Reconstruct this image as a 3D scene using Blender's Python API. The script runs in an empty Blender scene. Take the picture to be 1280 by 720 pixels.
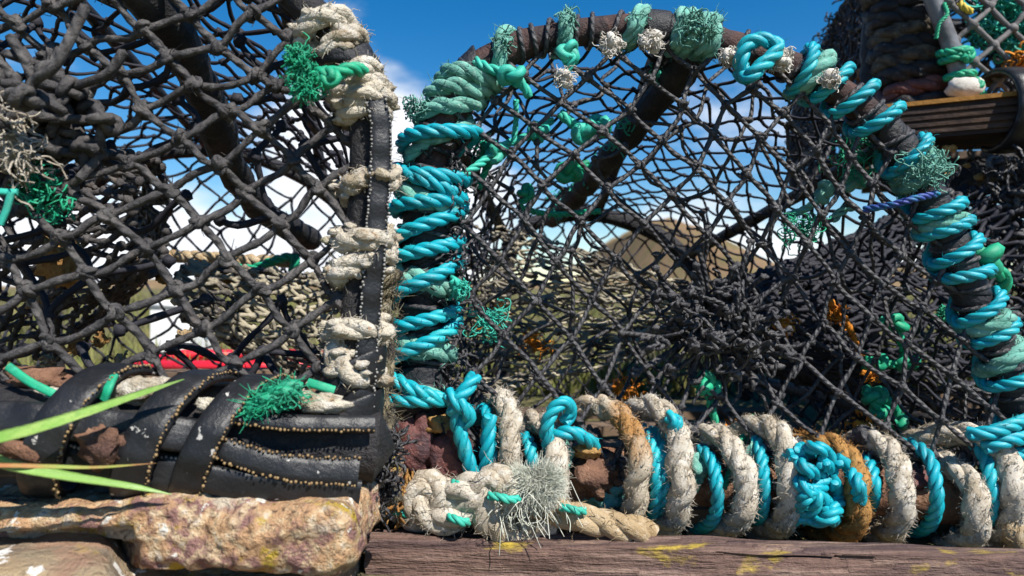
import bpy, math, random
import numpy as np
from mathutils import Vector, noise as mnoise

random.seed(7)
rng = np.random.default_rng(7)
scene = bpy.context.scene
col = scene.collection
PI = math.pi
H = 0.2            # camera height
F = 853.333        # focal length in photo pixels


def P(px, py, d):
    """a photo pixel at distance d as a point in the place"""
    return np.array([(px - 640) / F * d, d, H - (py - 360) / F * d])


def nz(p, s=1.0, o=0.0):
    return mnoise.noise(Vector((p[0] * s + o, p[1] * s + o * 1.7, p[2] * s - o)))


# ------------------------------------------------------------------ mesh builder
class MB:
    def __init__(self):
        self.v, self.f, self.uv = [], [], []
        self.n = 0

    def add(self, verts, faces, uvs):
        """verts (N,3); faces (M,4) or (M,3) int; uvs per face corner (M,k,2)"""
        self.v.append(np.asarray(verts, float))
        self.f.append((np.asarray(faces, int) + self.n, np.asarray(uvs, float)))
        self.n += len(verts)

    def tube(self, pts, r, n=6, closed=False, u0=0.0):
        pts = np.asarray(pts, float)
        m = len(pts)
        if m < 2:
            return
        r = np.full(m, r) if np.isscalar(r) else np.asarray(r, float)
        T = frames_T(pts, closed)
        A, B = frames(pts, T)
        ang = np.arange(n) * 2 * PI / n
        ring = (A[:, None, :] * np.cos(ang)[None, :, None] + B[:, None, :] * np.sin(ang)[None, :, None]) * r[:, None, None]
        V = (pts[:, None, :] + ring).reshape(-1, 3)
        L = np.concatenate([[0], np.cumsum(np.linalg.norm(np.diff(pts, axis=0), axis=1))]) * 100
        i = np.arange(m if closed else m - 1)
        k = np.arange(n)
        I, K = np.meshgrid(i, k, indexing='ij')
        I = I.ravel(); K = K.ravel()
        I2 = (I + 1) % m; K2 = (K + 1) % n
        Fq = np.stack([I * n + K, I * n + K2, I2 * n + K2, I2 * n + K], 1)
        L2 = L[I] + 0.1 if closed else None
        la = L[I]; lb = np.where(I2 > I, L[I2], L[I] + 0.3)
        ua = K / n + u0; ub = (K + 1) / n + u0
        UV = np.stack([np.stack([ua, la], 1), np.stack([ub, la], 1), np.stack([ub, lb], 1), np.stack([ua, lb], 1)], 1)
        self.add(V, Fq, UV)
        if not closed and n > 3:
            for e, s in ((0, -1), (m - 1, 1)):
                c = pts[e] + T[e] * r[e] * 0.55 * s
                idx = e * n + np.arange(n)
                ring_v = V[idx]
                vv = np.vstack([ring_v, c])
                kk = np.arange(n)
                if s > 0:
                    ff = np.stack([kk, (kk + 1) % n, np.full(n, n)], 1)
                else:
                    ff = np.stack([(kk + 1) % n, kk, np.full(n, n)], 1)
                self.add(vv, ff, np.tile(np.array([[[0, L[e]], [.2, L[e]], [.1, L[e] + .1]]]), (n, 1, 1)))

    def blob(self, c, r, sq=(1, 1, 1), amp=0.25, seed=0.0, nu=10, nv=7, rot=None):
        c = np.asarray(c, float)
        th = np.linspace(0, PI, nv)
        ph = np.arange(nu) * 2 * PI / nu
        d = np.stack([np.outer(np.sin(th), np.cos(ph)), np.outer(np.sin(th), np.sin(ph)), np.outer(np.cos(th), np.ones(nu))], -1).reshape(-1, 3)
        k = np.array([1 + amp * nz(x, 1.6, seed) + amp * 0.6 * nz(x, 4.0, seed + 3) for x in d])
        V = d * k[:, None] * r * np.array(sq)
        if rot is not None:
            V = V @ rot.T
        i, j = np.meshgrid(np.arange(nv - 1), np.arange(nu), indexing='ij')
        i = i.ravel(); j = j.ravel(); j2 = (j + 1) % nu
        Fq = np.stack([i * nu + j, (i + 1) * nu + j, (i + 1) * nu + j2, i * nu + j2], 1)
        UV = np.stack([np.stack([j / nu, i / nv], 1)] * 4, 1)
        self.add(V + c, Fq, UV)

    def box(self, o, ax, ay, az, w):
        """box from centre o, unit axes, half sizes w"""
        o = np.asarray(o, float)
        V = []
        for sx in (-1, 1):
            for sy in (-1, 1):
                for sz in (-1, 1):
                    V.append(o + np.asarray(ax) * w[0] * sx + np.asarray(ay) * w[1] * sy + np.asarray(az) * w[2] * sz)
        Fq = [(0, 1, 3, 2), (4, 6, 7, 5), (0, 4, 5, 1), (2, 3, 7, 6), (0, 2, 6, 4), (1, 5, 7, 3)]
        self.add(V, Fq, np.tile(np.array([[[0, 0], [1, 0], [1, 1], [0, 1]]], float), (6, 1, 1)))

    def ribbon(self, pts, N, w, th):
        pts = np.asarray(pts, float); N = np.asarray(N, float)
        m = len(pts)
        T = frames_T(pts, False)
        S = np.cross(T, N); S /= np.linalg.norm(S, axis=1)[:, None] + 1e-12
        N = np.cross(S, T)
        w = np.full(m, w) if np.isscalar(w) else np.asarray(w, float)
        prof = [(-1, -1), (-.5, -.8), (0, -.75), (.5, -.8), (1, -1), (1.05, 0), (.9, .9), (.45, 1.15), (0, 1.2), (-.45, 1.15), (-.9, .9), (-1.05, 0)]
        n = len(prof)
        V = np.stack([pts + S * (a * w / 2)[:, None] + N * (b * th / 2) for a, b in prof], 1).reshape(-1, 3)
        L = np.concatenate([[0], np.cumsum(np.linalg.norm(np.diff(pts, axis=0), axis=1))]) * 100
        I, K = np.meshgrid(np.arange(m - 1), np.arange(n), indexing='ij'); I = I.ravel(); K = K.ravel()
        K2 = (K + 1) % n
        Fq = np.stack([I * n + K, I * n + K2, (I + 1) * n + K2, (I + 1) * n + K], 1)
        ua, ub = K / n, (K + 1) / n
        UV = np.stack([np.stack([ua, L[I]], 1), np.stack([ub, L[I]], 1), np.stack([ub, L[I + 1]], 1), np.stack([ua, L[I + 1]], 1)], 1)
        self.add(V, Fq, UV)
        for e in (0, m - 1):
            idx = np.arange(n)
            vv = np.vstack([V[e * n + idx], pts[e]])
            ff = np.stack([idx, (idx + 1) % n, np.full(n, n)], 1)
            if e == 0: ff = ff[:, ::-1]
            self.add(vv, ff, np.zeros((n, 3, 2)))
        return S

    def build(self, name, m, parent=None, smooth=True, off=None):
        if self.n == 0:
            return None
        V = np.vstack(self.v)
        o = root_loc(parent) if off is None else np.asarray(off, float)
        V = V - o
        me = bpy.data.meshes.new(name)
        nl = sum(f.shape[0] * f.shape[1] for f, _ in self.f)
        npoly = sum(len(f) for f, _ in self.f)
        me.vertices.add(len(V)); me.vertices.foreach_set('co', V.astype(np.float32).ravel())
        me.loops.add(nl); me.polygons.add(npoly)
        me.loops.foreach_set('vertex_index', np.concatenate([f.ravel() for f, _ in self.f]).astype(np.int32))
        tot = np.concatenate([np.full(len(f), f.shape[1]) for f, _ in self.f])
        st = np.concatenate([[0], np.cumsum(tot)[:-1]])
        me.polygons.foreach_set('loop_start', st.astype(np.int32))
        me.polygons.foreach_set('use_smooth', np.full(npoly, smooth))
        uvl = me.uv_layers.new(name='UVMap')
        uvl.data.foreach_set('uv', np.concatenate([u.reshape(-1, 2) for _, u in self.f]).astype(np.float32).ravel())
        me.update(calc_edges=True); me.validate()
        ob = bpy.data.objects.new(name, me)
        col.objects.link(ob)
        me.materials.append(m)
        if parent is not None:
            ob.parent = parent
        elif off is not None:
            ob.location = off
        return ob


def root_loc(p):
    o = np.zeros(3)
    while p is not None:
        o = o + np.array(p.location); p = p.parent
    return o


def frames_T(pts, closed):
    if closed:
        d = np.roll(pts, -1, 0) - np.roll(pts, 1, 0)
    else:
        d = np.gradient(pts, axis=0)
    return d / (np.linalg.norm(d, axis=1)[:, None] + 1e-12)


def frames(pts, T):
    m = len(pts)
    A = np.zeros_like(pts)
    a = np.array([0, 0, 1.0]) if abs(T[0][2]) < .9 else np.array([1.0, 0, 0])
    a = a - T[0] * a.dot(T[0]); a /= np.linalg.norm(a)
    A[0] = a
    for i in range(1, m):
        a = a - T[i] * a.dot(T[i]); a /= np.linalg.norm(a) + 1e-12
        A[i] = a
    return A, np.cross(T, A)


def spline(pts, n=8, step=None):
    p = np.asarray(pts, float)
    if len(p) == 2:
        out = p[0] + (p[1] - p[0]) * np.linspace(0, 1, n + 1)[:, None]
    else:
        q = np.vstack([2 * p[0] - p[1], p, 2 * p[-1] - p[-2]])
        out = []
        t = np.linspace(0, 1, n, endpoint=False)[:, None]
        for i in range(1, len(q) - 2):
            a, b, c, d = q[i - 1], q[i], q[i + 1], q[i + 2]
            out.append(.5 * ((2 * b) + (c - a) * t + (2 * a - 5 * b + 4 * c - d) * t ** 2 + (-a + 3 * b - 3 * c + d) * t ** 3))
        out.append(p[-1:])
        out = np.vstack(out)
    return resample(out, step) if step else out


def resample(p, step):
    L = np.concatenate([[0], np.cumsum(np.linalg.norm(np.diff(p, axis=0), axis=1))])
    m = max(2, int(L[-1] / step) + 1)
    s = np.linspace(0, L[-1], m)
    return np.stack([np.interp(s, L, p[:, k]) for k in range(p.shape[1])], 1)


def PX(pts, d=None):
    """pixel list [(x,y)] or [(x,y,d)] -> points"""
    return np.array([P(q[0], q[1], q[2] if len(q) > 2 else d) for q in pts])


def rope3(mb, pts, R, lay=6.0, n=8, fuzz=0, fl=0.006, seed=0, rough=0.0, phase=0.0, soft=None):
    """a rope of three twisted strands"""
    p = resample(np.asarray(pts, float), R * 0.42)
    if len(p) < 3:
        return
    if rough:
        p = p + np.array([[nz(x, 60, seed), nz(x, 60, seed + 9), nz(x, 60, seed + 17)] for x in p]) * R * rough
    T = frames_T(p, False); A, B = frames(p, T)
    s = np.concatenate([[0], np.cumsum(np.linalg.norm(np.diff(p, axis=0), axis=1))])
    wob = np.array([nz(x, 45, seed + 31) for x in p])
    for k in range(3):
        a = s / (lay * R) * 2 * PI + k * 2 * PI / 3 + phase
        so_ = (.6 if rough else 0) if soft is None else soft
        q = p + (A * np.cos(a)[:, None] + B * np.sin(a)[:, None]) * R * (0.5 - .12 * so_)
        rr = R * (0.53 + .10 * so_) * (1 + 0.10 * wob + (0.07 * np.array([nz(x, 220, seed + k) for x in q]) if rough else 0))
        mb.tube(q, rr, n, u0=k * .33)
    if not fuzz and R > .0045: fuzz, fl = 420, .0034
    if fuzz:
        r = np.random.default_rng(int(seed * 10) + 5)
        for _ in range(int(fuzz * s[-1])):
            i = r.integers(0, len(p) - 1)
            a = r.uniform(0, 2 * PI)
            d0 = A[i] * math.cos(a) + B[i] * math.sin(a)
            st = p[i] + d0 * R * 0.93
            dr = d0 * r.uniform(.2, 1) + T[i] * r.normal(0, 1.0) + r.normal(0, .3, 3)
            dr /= np.linalg.norm(dr)
            l = fl * r.uniform(.3, 1.1)
            mid = st + dr * l * .55 + r.normal(0, l * .12, 3)
            mb.tube([st - dr * l * .2, mid, mid + (dr + r.normal(0, .6, 3)) * l * .5], [.00033, .00026, .00012], 3)


def hairball(mb, c, rad, n, r=0.00035, curl=1.0, sq=(1, 1, 1), seed=0, pts=7, out=None):
    """a tuft of loose curling fibres"""
    g = np.random.default_rng(seed + 100)
    c = np.asarray(c, float)
    for _ in range(n):
        p = c + g.normal(0, .38, 3) * rad * np.array(sq)
        d = g.normal(0, 1, 3) * np.array(sq) if out is None else np.asarray(out) + g.normal(0, .55, 3)
        d /= np.linalg.norm(d)
        st = rad * g.uniform(.12, .30)
        L = [p]
        for _k in range(pts - 1):
            d = d + g.normal(0, .45 * curl, 3); d /= np.linalg.norm(d)
            p = p + d * st
            if out is None:
                e = p - c
                if np.linalg.norm(e / np.array(sq)) > rad * 1.1: d = d - e / np.linalg.norm(e) * .8
            L.append(p)
        mb.tube(spline(L, 2), r, 3)


def trefoil(mb, c, s, r, seed=0, n=6):
    g = np.random.default_rng(int(seed) + 11)
    t = np.linspace(0, 2 * PI, 26, endpoint=False)
    p = np.stack([np.sin(t) + 2 * np.sin(2 * t), np.cos(t) - 2 * np.cos(2 * t), -1.2 * np.sin(3 * t)], 1) * s / 3
    q, _ = np.linalg.qr(g.normal(0, 1, (3, 3)))
    mb.tube(c + p @ q.T, r, n, closed=True)


# ------------------------------------------------------------------ materials
def mat(name, base, rough=0.7, mixes=(), bumps=(), twist=None, spec=0.4, sheen=0, uvgrain=None, vor=None, trans=0.0):
    """mixes: (scale, colour, lo, hi[, stretch]) noise patches; bumps: (scale, distance m)"""
    m = bpy.data.materials.new(name); m.use_nodes = True
    nt = m.node_tree; N = nt.nodes; L = nt.links
    b = N['Principled BSDF']
    b.inputs['Roughness'].default_value = rough
    b.inputs['Specular IOR Level'].default_value = spec
    if sheen:
        b.inputs['Sheen Weight'].default_value = sheen
    if trans:
        b.inputs['Transmission Weight'].default_value = 0
        b.inputs['Subsurface Weight'].default_value = trans
        b.inputs['Subsurface Radius'].default_value = (.004, .006, .002)
        b.inputs['Subsurface Scale'].default_value = 0.5
    tc = N.new('ShaderNodeTexCoord')
    rgb = N.new('ShaderNodeRGB'); rgb.outputs[0].default_value = (*base, 1)
    cur = rgb.outputs[0]

    def noise(scale, det=4, stretch=None, rgh=.6):
        t = N.new('ShaderNodeTexNoise'); t.inputs['Scale'].default_value = scale
        t.inputs['Detail'].default_value = det; t.inputs['Roughness'].default_value = rgh
        if stretch:
            mp = N.new('ShaderNodeMapping'); mp.inputs['Scale'].default_value = stretch
            L.new(tc.outputs['Object'], mp.inputs['Vector']); L.new(mp.outputs[0], t.inputs['Vector'])
        else:
            L.new(tc.outputs['Object'], t.inputs['Vector'])
        return t.outputs['Fac']

    for mx in mixes:
        f = noise(mx[0], 5, mx[4] if len(mx) > 4 else None)
        mr = N.new('ShaderNodeMapRange'); mr.inputs['From Min'].default_value = mx[2]; mr.inputs['From Max'].default_value = mx[3]
        mr.clamp = True
        L.new(f, mr.inputs['Value'])
        mi = N.new('ShaderNodeMix'); mi.data_type = 'RGBA'
        L.new(mr.outputs[0], mi.inputs['Factor']); L.new(cur, mi.inputs[6]); mi.inputs[7].default_value = (*mx[1], 1)
        cur = mi.outputs[2]
    hgt = None

    def addh(sock, dist):
        nonlocal hgt
        mu = N.new('ShaderNodeMath'); mu.operation = 'MULTIPLY'; mu.inputs[1].default_value = dist
        L.new(sock, mu.inputs[0])
        if hgt is None:
            hgt = mu.outputs[0]
        else:
            ad = N.new('ShaderNodeMath'); ad.operation = 'ADD'
            L.new(hgt, ad.inputs[0]); L.new(mu.outputs[0], ad.inputs[1]); hgt = ad.outputs[0]

    for bp in bumps:
        addh(noise(bp[0], 5, bp[2] if len(bp) > 2 else None), bp[1])
    if twist:
        # diagonal strands round a tube: sin(2 pi (a*u + b*v)); v is in centimetres
        a, bb, dist = twist
        sp = N.new('ShaderNodeSeparateXYZ'); L.new(tc.outputs['UV'], sp.inputs[0])
        m1 = N.new('ShaderNodeMath'); m1.operation = 'MULTIPLY'; m1.inputs[1].default_value = a * 2 * PI
        m2 = N.new('ShaderNodeMath'); m2.operation = 'MULTIPLY'; m2.inputs[1].default_value = bb * 2 * PI
        L.new(sp.outputs[0], m1.inputs[0]); L.new(sp.outputs[1], m2.inputs[0])
        ad = N.new('ShaderNodeMath'); ad.operation = 'ADD'; L.new(m1.outputs[0], ad.inputs[0]); L.new(m2.outputs[0], ad.inputs[1])
        sn = N.new('ShaderNodeMath'); sn.operation = 'SINE'; L.new(ad.outputs[0], sn.inputs[0])
        addh(sn.outputs[0], dist)
    if uvgrain:
        a, bb, dist = uvgrain
        mp = N.new('ShaderNodeMapping'); mp.inputs['Scale'].default_value = (a, bb, 1)
        L.new(tc.outputs['UV'], mp.inputs['Vector'])
        t = N.new('ShaderNodeTexNoise'); t.inputs['Scale'].default_value = 1; t.inputs['Detail'].default_value = 3
        L.new(mp.outputs[0], t.inputs['Vector'])
        addh(t.outputs['Fac'], dist)
    if vor:
        v = N.new('ShaderNodeTexVoronoi'); v.feature = 'DISTANCE_TO_EDGE'; v.inputs['Scale'].default_value = vor[0]
        if len(vor) > 2:
            mp = N.new('ShaderNodeMapping'); mp.inputs['Scale'].default_value = vor[2]
            L.new(tc.outputs['Object'], mp.inputs['Vector']); L.new(mp.outputs[0], v.inputs['Vector'])
        else:
            L.new(tc.outputs['Object'], v.inputs['Vector'])
        mr = N.new('ShaderNodeMapRange'); mr.inputs['From Max'].default_value = .08; mr.clamp = True
        L.new(v.outputs['Distance'], mr.inputs['Value'])
        addh(mr.outputs[0], vor[1])
    if hgt is not None:
        bn = N.new('ShaderNodeBump'); bn.inputs['Distance'].default_value = 1.0; bn.inputs['Strength'].default_value = 1.0
        L.new(hgt, bn.inputs['Height']); L.new(bn.outputs[0], b.inputs['Normal'])
    L.new(cur, b.inputs['Base Color'])
    return m


M = {}
M['twine'] = mat('tarred_twine', (.032, .030, .034), .5, [(90, (.10, .096, .10), .48, .75), (400, (.016, .015, .018), .5, .75)],
                 [(420, .0011), (1300, .0006)], twist=(2, 1.6, .00035), spec=.6)
M['twine_thick'] = mat('tarred_thick_twine', (.052, .048, .049), .62, [(70, (.13, .12, .115), .45, .75), (350, (.020, .018, .019), .5, .75), (25, (.12, .085, .06), .62, .8)],
                       [(330, .0016), (1100, .0009)], twist=(2, 1.1, .00055), spec=.35)
M['twine_fine'] = mat('old_black_twine', (.022, .022, .03), .7, [(80, (.05, .048, .055), .5, .8)], [(900, .0005)], spec=.25)
M['twine_tan'] = mat('sun_bleached_twine', (.36, .32, .235), .8, [(30, (.05, .045, .045), .44, .60), (300, (.50, .46, .36), .55, .8)], [(900, .0006)], spec=.15)
M['turq'] = mat('turquoise_rope', (.0, .31, .39), .46, [(40, (.01, .20, .24), .50, .70), (15, (.02, .42, .45), .5, .72), (160, (.08, .47, .49), .60, .78), (350, (.05, .12, .12), .62, .74)],
                [(1500, .00025)], uvgrain=(9, .8, .0006), spec=.5)
M['turq_dirty'] = mat('turquoise_rope_dirty', (.0, .22, .27), .5, [(50, (.03, .12, .11), .42, .7), (220, (.03, .32, .36), .6, .85)],
                      [(1500, .00025)], uvgrain=(9, .8, .0006), spec=.4)
M['pale_teal'] = mat('faded_green_rope', (.16, .40, .33), .85, [(50, (.07, .20, .16), .45, .65), (200, (.33, .55, .46), .5, .8)], [(900, .0008), (300, .001)], uvgrain=(12, 1.2, .0008), spec=.15)
M['green'] = mat('green_twine', (.01, .33, .17), .5, [(80, (.02, .22, .13), .45, .7), (200, (.05, .45, .28), .6, .8)], [(1200, .0004)], spec=.4)
M['mint'] = mat('mint_twine', (.03, .42, .32), .5, [(80, (.05, .30, .22), .45, .7)], [(1200, .0004)], spec=.4)
M['manila'] = mat('weathered_white_rope', (.58, .52, .43), .9, [(25, (.36, .29, .20), .42, .68), (140, (.68, .64, .57), .5, .7), (330, (.17, .13, .09), .58, .72)],
                  [(700, .0012), (2000, .0006), (250, .001)], uvgrain=(14, 1.5, .0012), spec=.1)
M['manila_tan'] = mat('tan_rope', (.44, .33, .20), .9, [(25, (.30, .20, .10), .42, .66), (140, (.58, .49, .36), .5, .75), (500, (.16, .11, .07), .62, .8)],
                      [(700, .0012), (2000, .0006), (250, .001)], uvgrain=(14, 1.5, .0012), spec=.1)
M['manila_rust'] = mat('rust_stained_rope', (.40, .21, .07), .9, [(25, (.28, .13, .04), .42, .66), (140, (.52, .32, .13), .5, .75), (500, (.13, .07, .03), .62, .8)],
                       [(700, .0012), (2000, .0006), (250, .001)], uvgrain=(14, 1.5, .0012), spec=.1)
M['manila_mid'] = mat('rust_tipped_rope', (.50, .43, .33), .9, [(12, (.36, .19, .07), .48, .62), (140, (.60, .52, .42), .55, .75), (500, (.18, .13, .08), .62, .8)],
                      [(700, .0012), (2000, .0006), (250, .001)], uvgrain=(14, 1.5, .0012), spec=.1)
M['crust'] = mat('crusted_rope', (.58, .52, .42), .95, [(40, (.33, .27, .19), .45, .62), (110, (.66, .62, .56), .5, .72), (160, (.36, .20, .10), .62, .74), (60, (.38, .36, .20), .6, .74)],
                 [(260, .004), (900, .0015)], spec=.1)
M['fibre'] = mat('pale_fibre', (.58, .58, .50), .8, [(60, (.42, .46, .38), .45, .7)], spec=.15)
M['white_twine'] = mat('white_twine', (.62, .58, .52), .85, [(150, (.40, .35, .28), .5, .75)], [(900, .0012)], spec=.1)
M['rubber'] = mat('black_rubber', (.010, .0105, .012), .42, [(40, (.022, .022, .025), .45, .75), (110, (.45, .43, .40), .665, .685), (300, (.04, .04, .042), .6, .8)],
                  [(500, .0004), (60, .0008)], twist=(0, .55, .0004), spec=.4)
M['rubber_dark'] = mat('black_tape', (.013, .013, .016), .5, [(60, (.03, .03, .034), .5, .75)], [(300, .0015), (1000, .0005)], spec=.4)
M['cord'] = mat('brass_cord_beads', (.27, .18, .08), .5, [(200, (.16, .09, .04), .45, .7)], [(2000, .0003)], spec=.5)
M['cord_grey'] = mat('grey_cord_beads', (.30, .29, .27), .5, [(200, (.14, .13, .12), .45, .7)], [(2000, .0003)], spec=.5)
M['rust'] = mat('rusty_pipe', (.075, .038, .032), .7, [(35, (.028, .02, .022), .42, .66), (120, (.19, .10, .075), .58, .78), (60, (.34, .29, .26), .70, .76)],
                [(150, .003), (700, .001)], spec=.3)
M['tarpipe'] = mat('tarred_pipe', (.017, .016, .018), .6, [(60, (.05, .042, .04), .5, .75), (55, (.40, .38, .36), .70, .73)], [(120, .004), (600, .0015)], spec=.35)
M['bark'] = mat('weathered_pole_wood', (.20, .105, .065), .85, [(30, (.09, .05, .04), .45, .65), (70, (.34, .20, .13), .55, .75), (120, (.42, .36, .28), .68, .76)],
                [(120, .004), (500, .0015)], spec=.2)
M['crab'] = mat('red_brown_flake', (.13, .05, .045), .6, [(60, (.05, .025, .03), .45, .65), (150, (.30, .14, .11), .6, .78)], [(200, .003)], spec=.35)
M['orange'] = mat('orange_twine', (.55, .20, .02), .7, [(150, (.35, .10, .02), .45, .7)], [(900, .0008)], spec=.2)
M['slat'] = mat('floor_slat_wood', (.16, .11, .075), .85, [(40, (.07, .05, .04), .45, .7, (.2, 1, 1))], [(200, .001, (.1, 1, 1))], spec=.2)
M['board'] = mat('dark_base_board', (.032, .020, .017), .75, [(30, (.09, .05, .03), .5, .7, (.2, 1, 1)), (18, (.40, .22, .06), .66, .75)], [(120, .002, (.1, 1, 1))], spec=.25)
M['orange_edge'] = mat('ochre_plank', (.32, .15, .035), .8, [(60, (.2, .09, .03), .5, .7, (.3, 1, 1))], [(200, .001)], spec=.2)
M['steel'] = mat('dull_steel_rod', (.16, .16, .17), .38, [(60, (.06, .05, .05), .5, .72)], [(300, .0004)], spec=.6)
M['weed'] = mat('dried_weed', (.40, .24, .09), .9, [(200, (.22, .11, .04), .45, .7)], [(500, .002)], spec=.15)
M['russet'] = mat('russet_weed', (.32, .14, .06), .85, [(100, (.12, .05, .03), .45, .7)], [(400, .002)])
M['redbox'] = mat('red_plastic', (.62, .015, .03), .4, [(30, (.45, .02, .05), .5, .7)], spec=.5)
M['whitebox'] = mat('white_plastic', (.78, .78, .76), .45, [(30, (.6, .6, .56), .55, .75)], spec=.5)
M['blade'] = mat('green_blade', (.17, .33, .06), .45, [(60, (.27, .40, .10), .45, .7), (300, (.13, .26, .05), .5, .8, (1, 1, 1))], [(300, .0004, (.15, 1, 1))], spec=.4, trans=.25)
M['blade_dry'] = mat('drying_blade', (.24, .30, .05), .5, [(30, (.35, .14, .05), .42, .6)], [(300, .0004, (.15, 1, 1))], spec=.4, trans=.25)
M['grass'] = mat('field_grass', (.15, .16, .05), .9, [(3, (.24, .20, .09), .45, .65), (30, (.08, .11, .03), .5, .7)], spec=.1)
M['soil'] = mat('field_ground', (.10, .085, .05), .95, [(1.2, (.16, .15, .055), .42, .6), (14, (.22, .18, .09), .5, .7), (90, (.05, .045, .03), .5, .7)], [(60, .01)], spec=.1)
M['hill'] = mat('moor_hill', (.20, .13, .075), 1.0, [(.3, (.13, .12, .05), .45, .62), (1.2, (.27, .19, .11), .5, .7)], spec=.05)

# stone and timber
M['stone'] = mat('lichen_stone', (.48, .29, .16), .92, [(45, (.27, .15, .13), .47, .56), (120, (.58, .43, .26), .47, .60), (38, (.47, .33, .05), .55, .62), (25, (.50, .42, .32), .56, .62), (120, (.62, .52, .42), .58, .68), (230, (.11, .07, .05), .57, .68), (70, (.72, .68, .60), .64, .66)],
                 [(70, .008), (220, .005), (700, .0022)], spec=.1)
M['stone_low'] = mat('pale_layered_stone', (.42, .30, .17), .92, [(20, (.20, .16, .12), .45, .62, (.25, 1, 2)), (40, (.40, .33, .22), .5, .68, (.3, 1, 1.5)), (30, (.50, .34, .08), .62, .70), (50, (.78, .76, .72), .60, .62), (28, (.30, .19, .13), .52, .62), (140, (.12, .09, .06), .6, .74)],
                     [(60, .006, (.3, 1, 2)), (200, .005), (600, .002)], spec=.1)
M['timber'] = mat('weathered_timber', (.150, .092, .074), .8, [(60, (.075, .048, .05), .44, .60, (.06, 1, 1)), (150, (.28, .19, .15), .5, .68, (.05, 1, 1)), (28, (.46, .33, .05), .60, .68, (.5, 1, 1)), (45, (.36, .24, .16), .64, .74, (.2, 1, 1)), (200, (.05, .035, .035), .62, .76, (.08, 1, 1))],
                  [(150, .006, (.06, 1, 1)), (500, .003, (.08, 1, 1)), (70, .004), (400, .001)], spec=.25)


# ------------------------------------------------------------------ things
def empty(name, loc):
    o = bpy.data.objects.new(name, None); col.objects.link(o); o.location = loc
    o.empty_display_size = .05
    return o


def tag(o, label=None, cat=None, group=None, kind=None):
    if label: o['label'] = label
    if cat: o['category'] = cat
    if group: o['group'] = group
    if kind: o['kind'] = kind
    return o


# ------------------------------------------------------------------ thin plate spline for the traced meshes
def tps(src, dst, lam=0.0):
    src = np.asarray(src, float); dst = np.asarray(dst, float); n = len(src)

    def U(r2):
        return np.where(r2 > 0, r2 * np.log(r2 + 1e-20), 0)
    K = U(((src[:, None] - src[None]) ** 2).sum(-1)) + lam * np.eye(n)
    Pm = np.hstack([np.ones((n, 1)), src])
    A = np.block([[K, Pm], [Pm.T, np.zeros((3, 3))]])
    W = np.linalg.solve(A, np.vstack([dst, np.zeros((3, 2))]))

    def f(q):
        q = np.asarray(q, float)
        return U(((q[:, None] - src[None]) ** 2).sum(-1)) @ W[:n] + np.hstack([np.ones((len(q), 1)), q]) @ W[n:]
    return f


def inside(poly, p):
    x, y = p; c = False; n = len(poly)
    for i in range(n):
        x1, y1 = poly[i]; x2, y2 = poly[(i + 1) % n]
        if (y1 > y) != (y2 > y) and x < (x2 - x1) * (y - y1) / (y2 - y1) + x1:
            c = not c
    return c


def cut(poly, a, b):
    a = np.array(a); b = np.array(b)
    for _ in range(14):
        m = (a + b) / 2
        if inside(poly, m): a = m
        else: b = m
    return (a + b) / 2


def strand(mb, a, b, r, sag=0.05, n=6, seg=7, thick=0.0):
    L = np.linalg.norm(b - a)
    if L < 1e-4: return
    t = np.linspace(0, 1, seg)[:, None]
    off = rng.normal(0, 1, 3) * L * sag; off[2] -= L * sag * .8
    off2 = rng.normal(0, 1, 3) * L * sag * .4
    p = a + (b - a) * t + off * (4 * t * (1 - t)) * .6 + off2 * np.sin(t * 2 * PI)
    rr = r * (1 + .10 * rng.normal(0, 1, seg))
    if thick: rr[0] *= 1 + thick; rr[-1] *= 1 + thick
    mb.tube(p, rr, n)


def knot(mb, c, r, seed, fancy=True):
    if fancy:
        trefoil(mb, c, r * 2.0, r * .85, seed)
        mb.blob(c, r * 1.8, amp=.45, seed=seed * .37)
    else:
        mb.blob(c, r * 1.9, amp=.45, seed=seed * .37, nu=8, nv=6)


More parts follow.
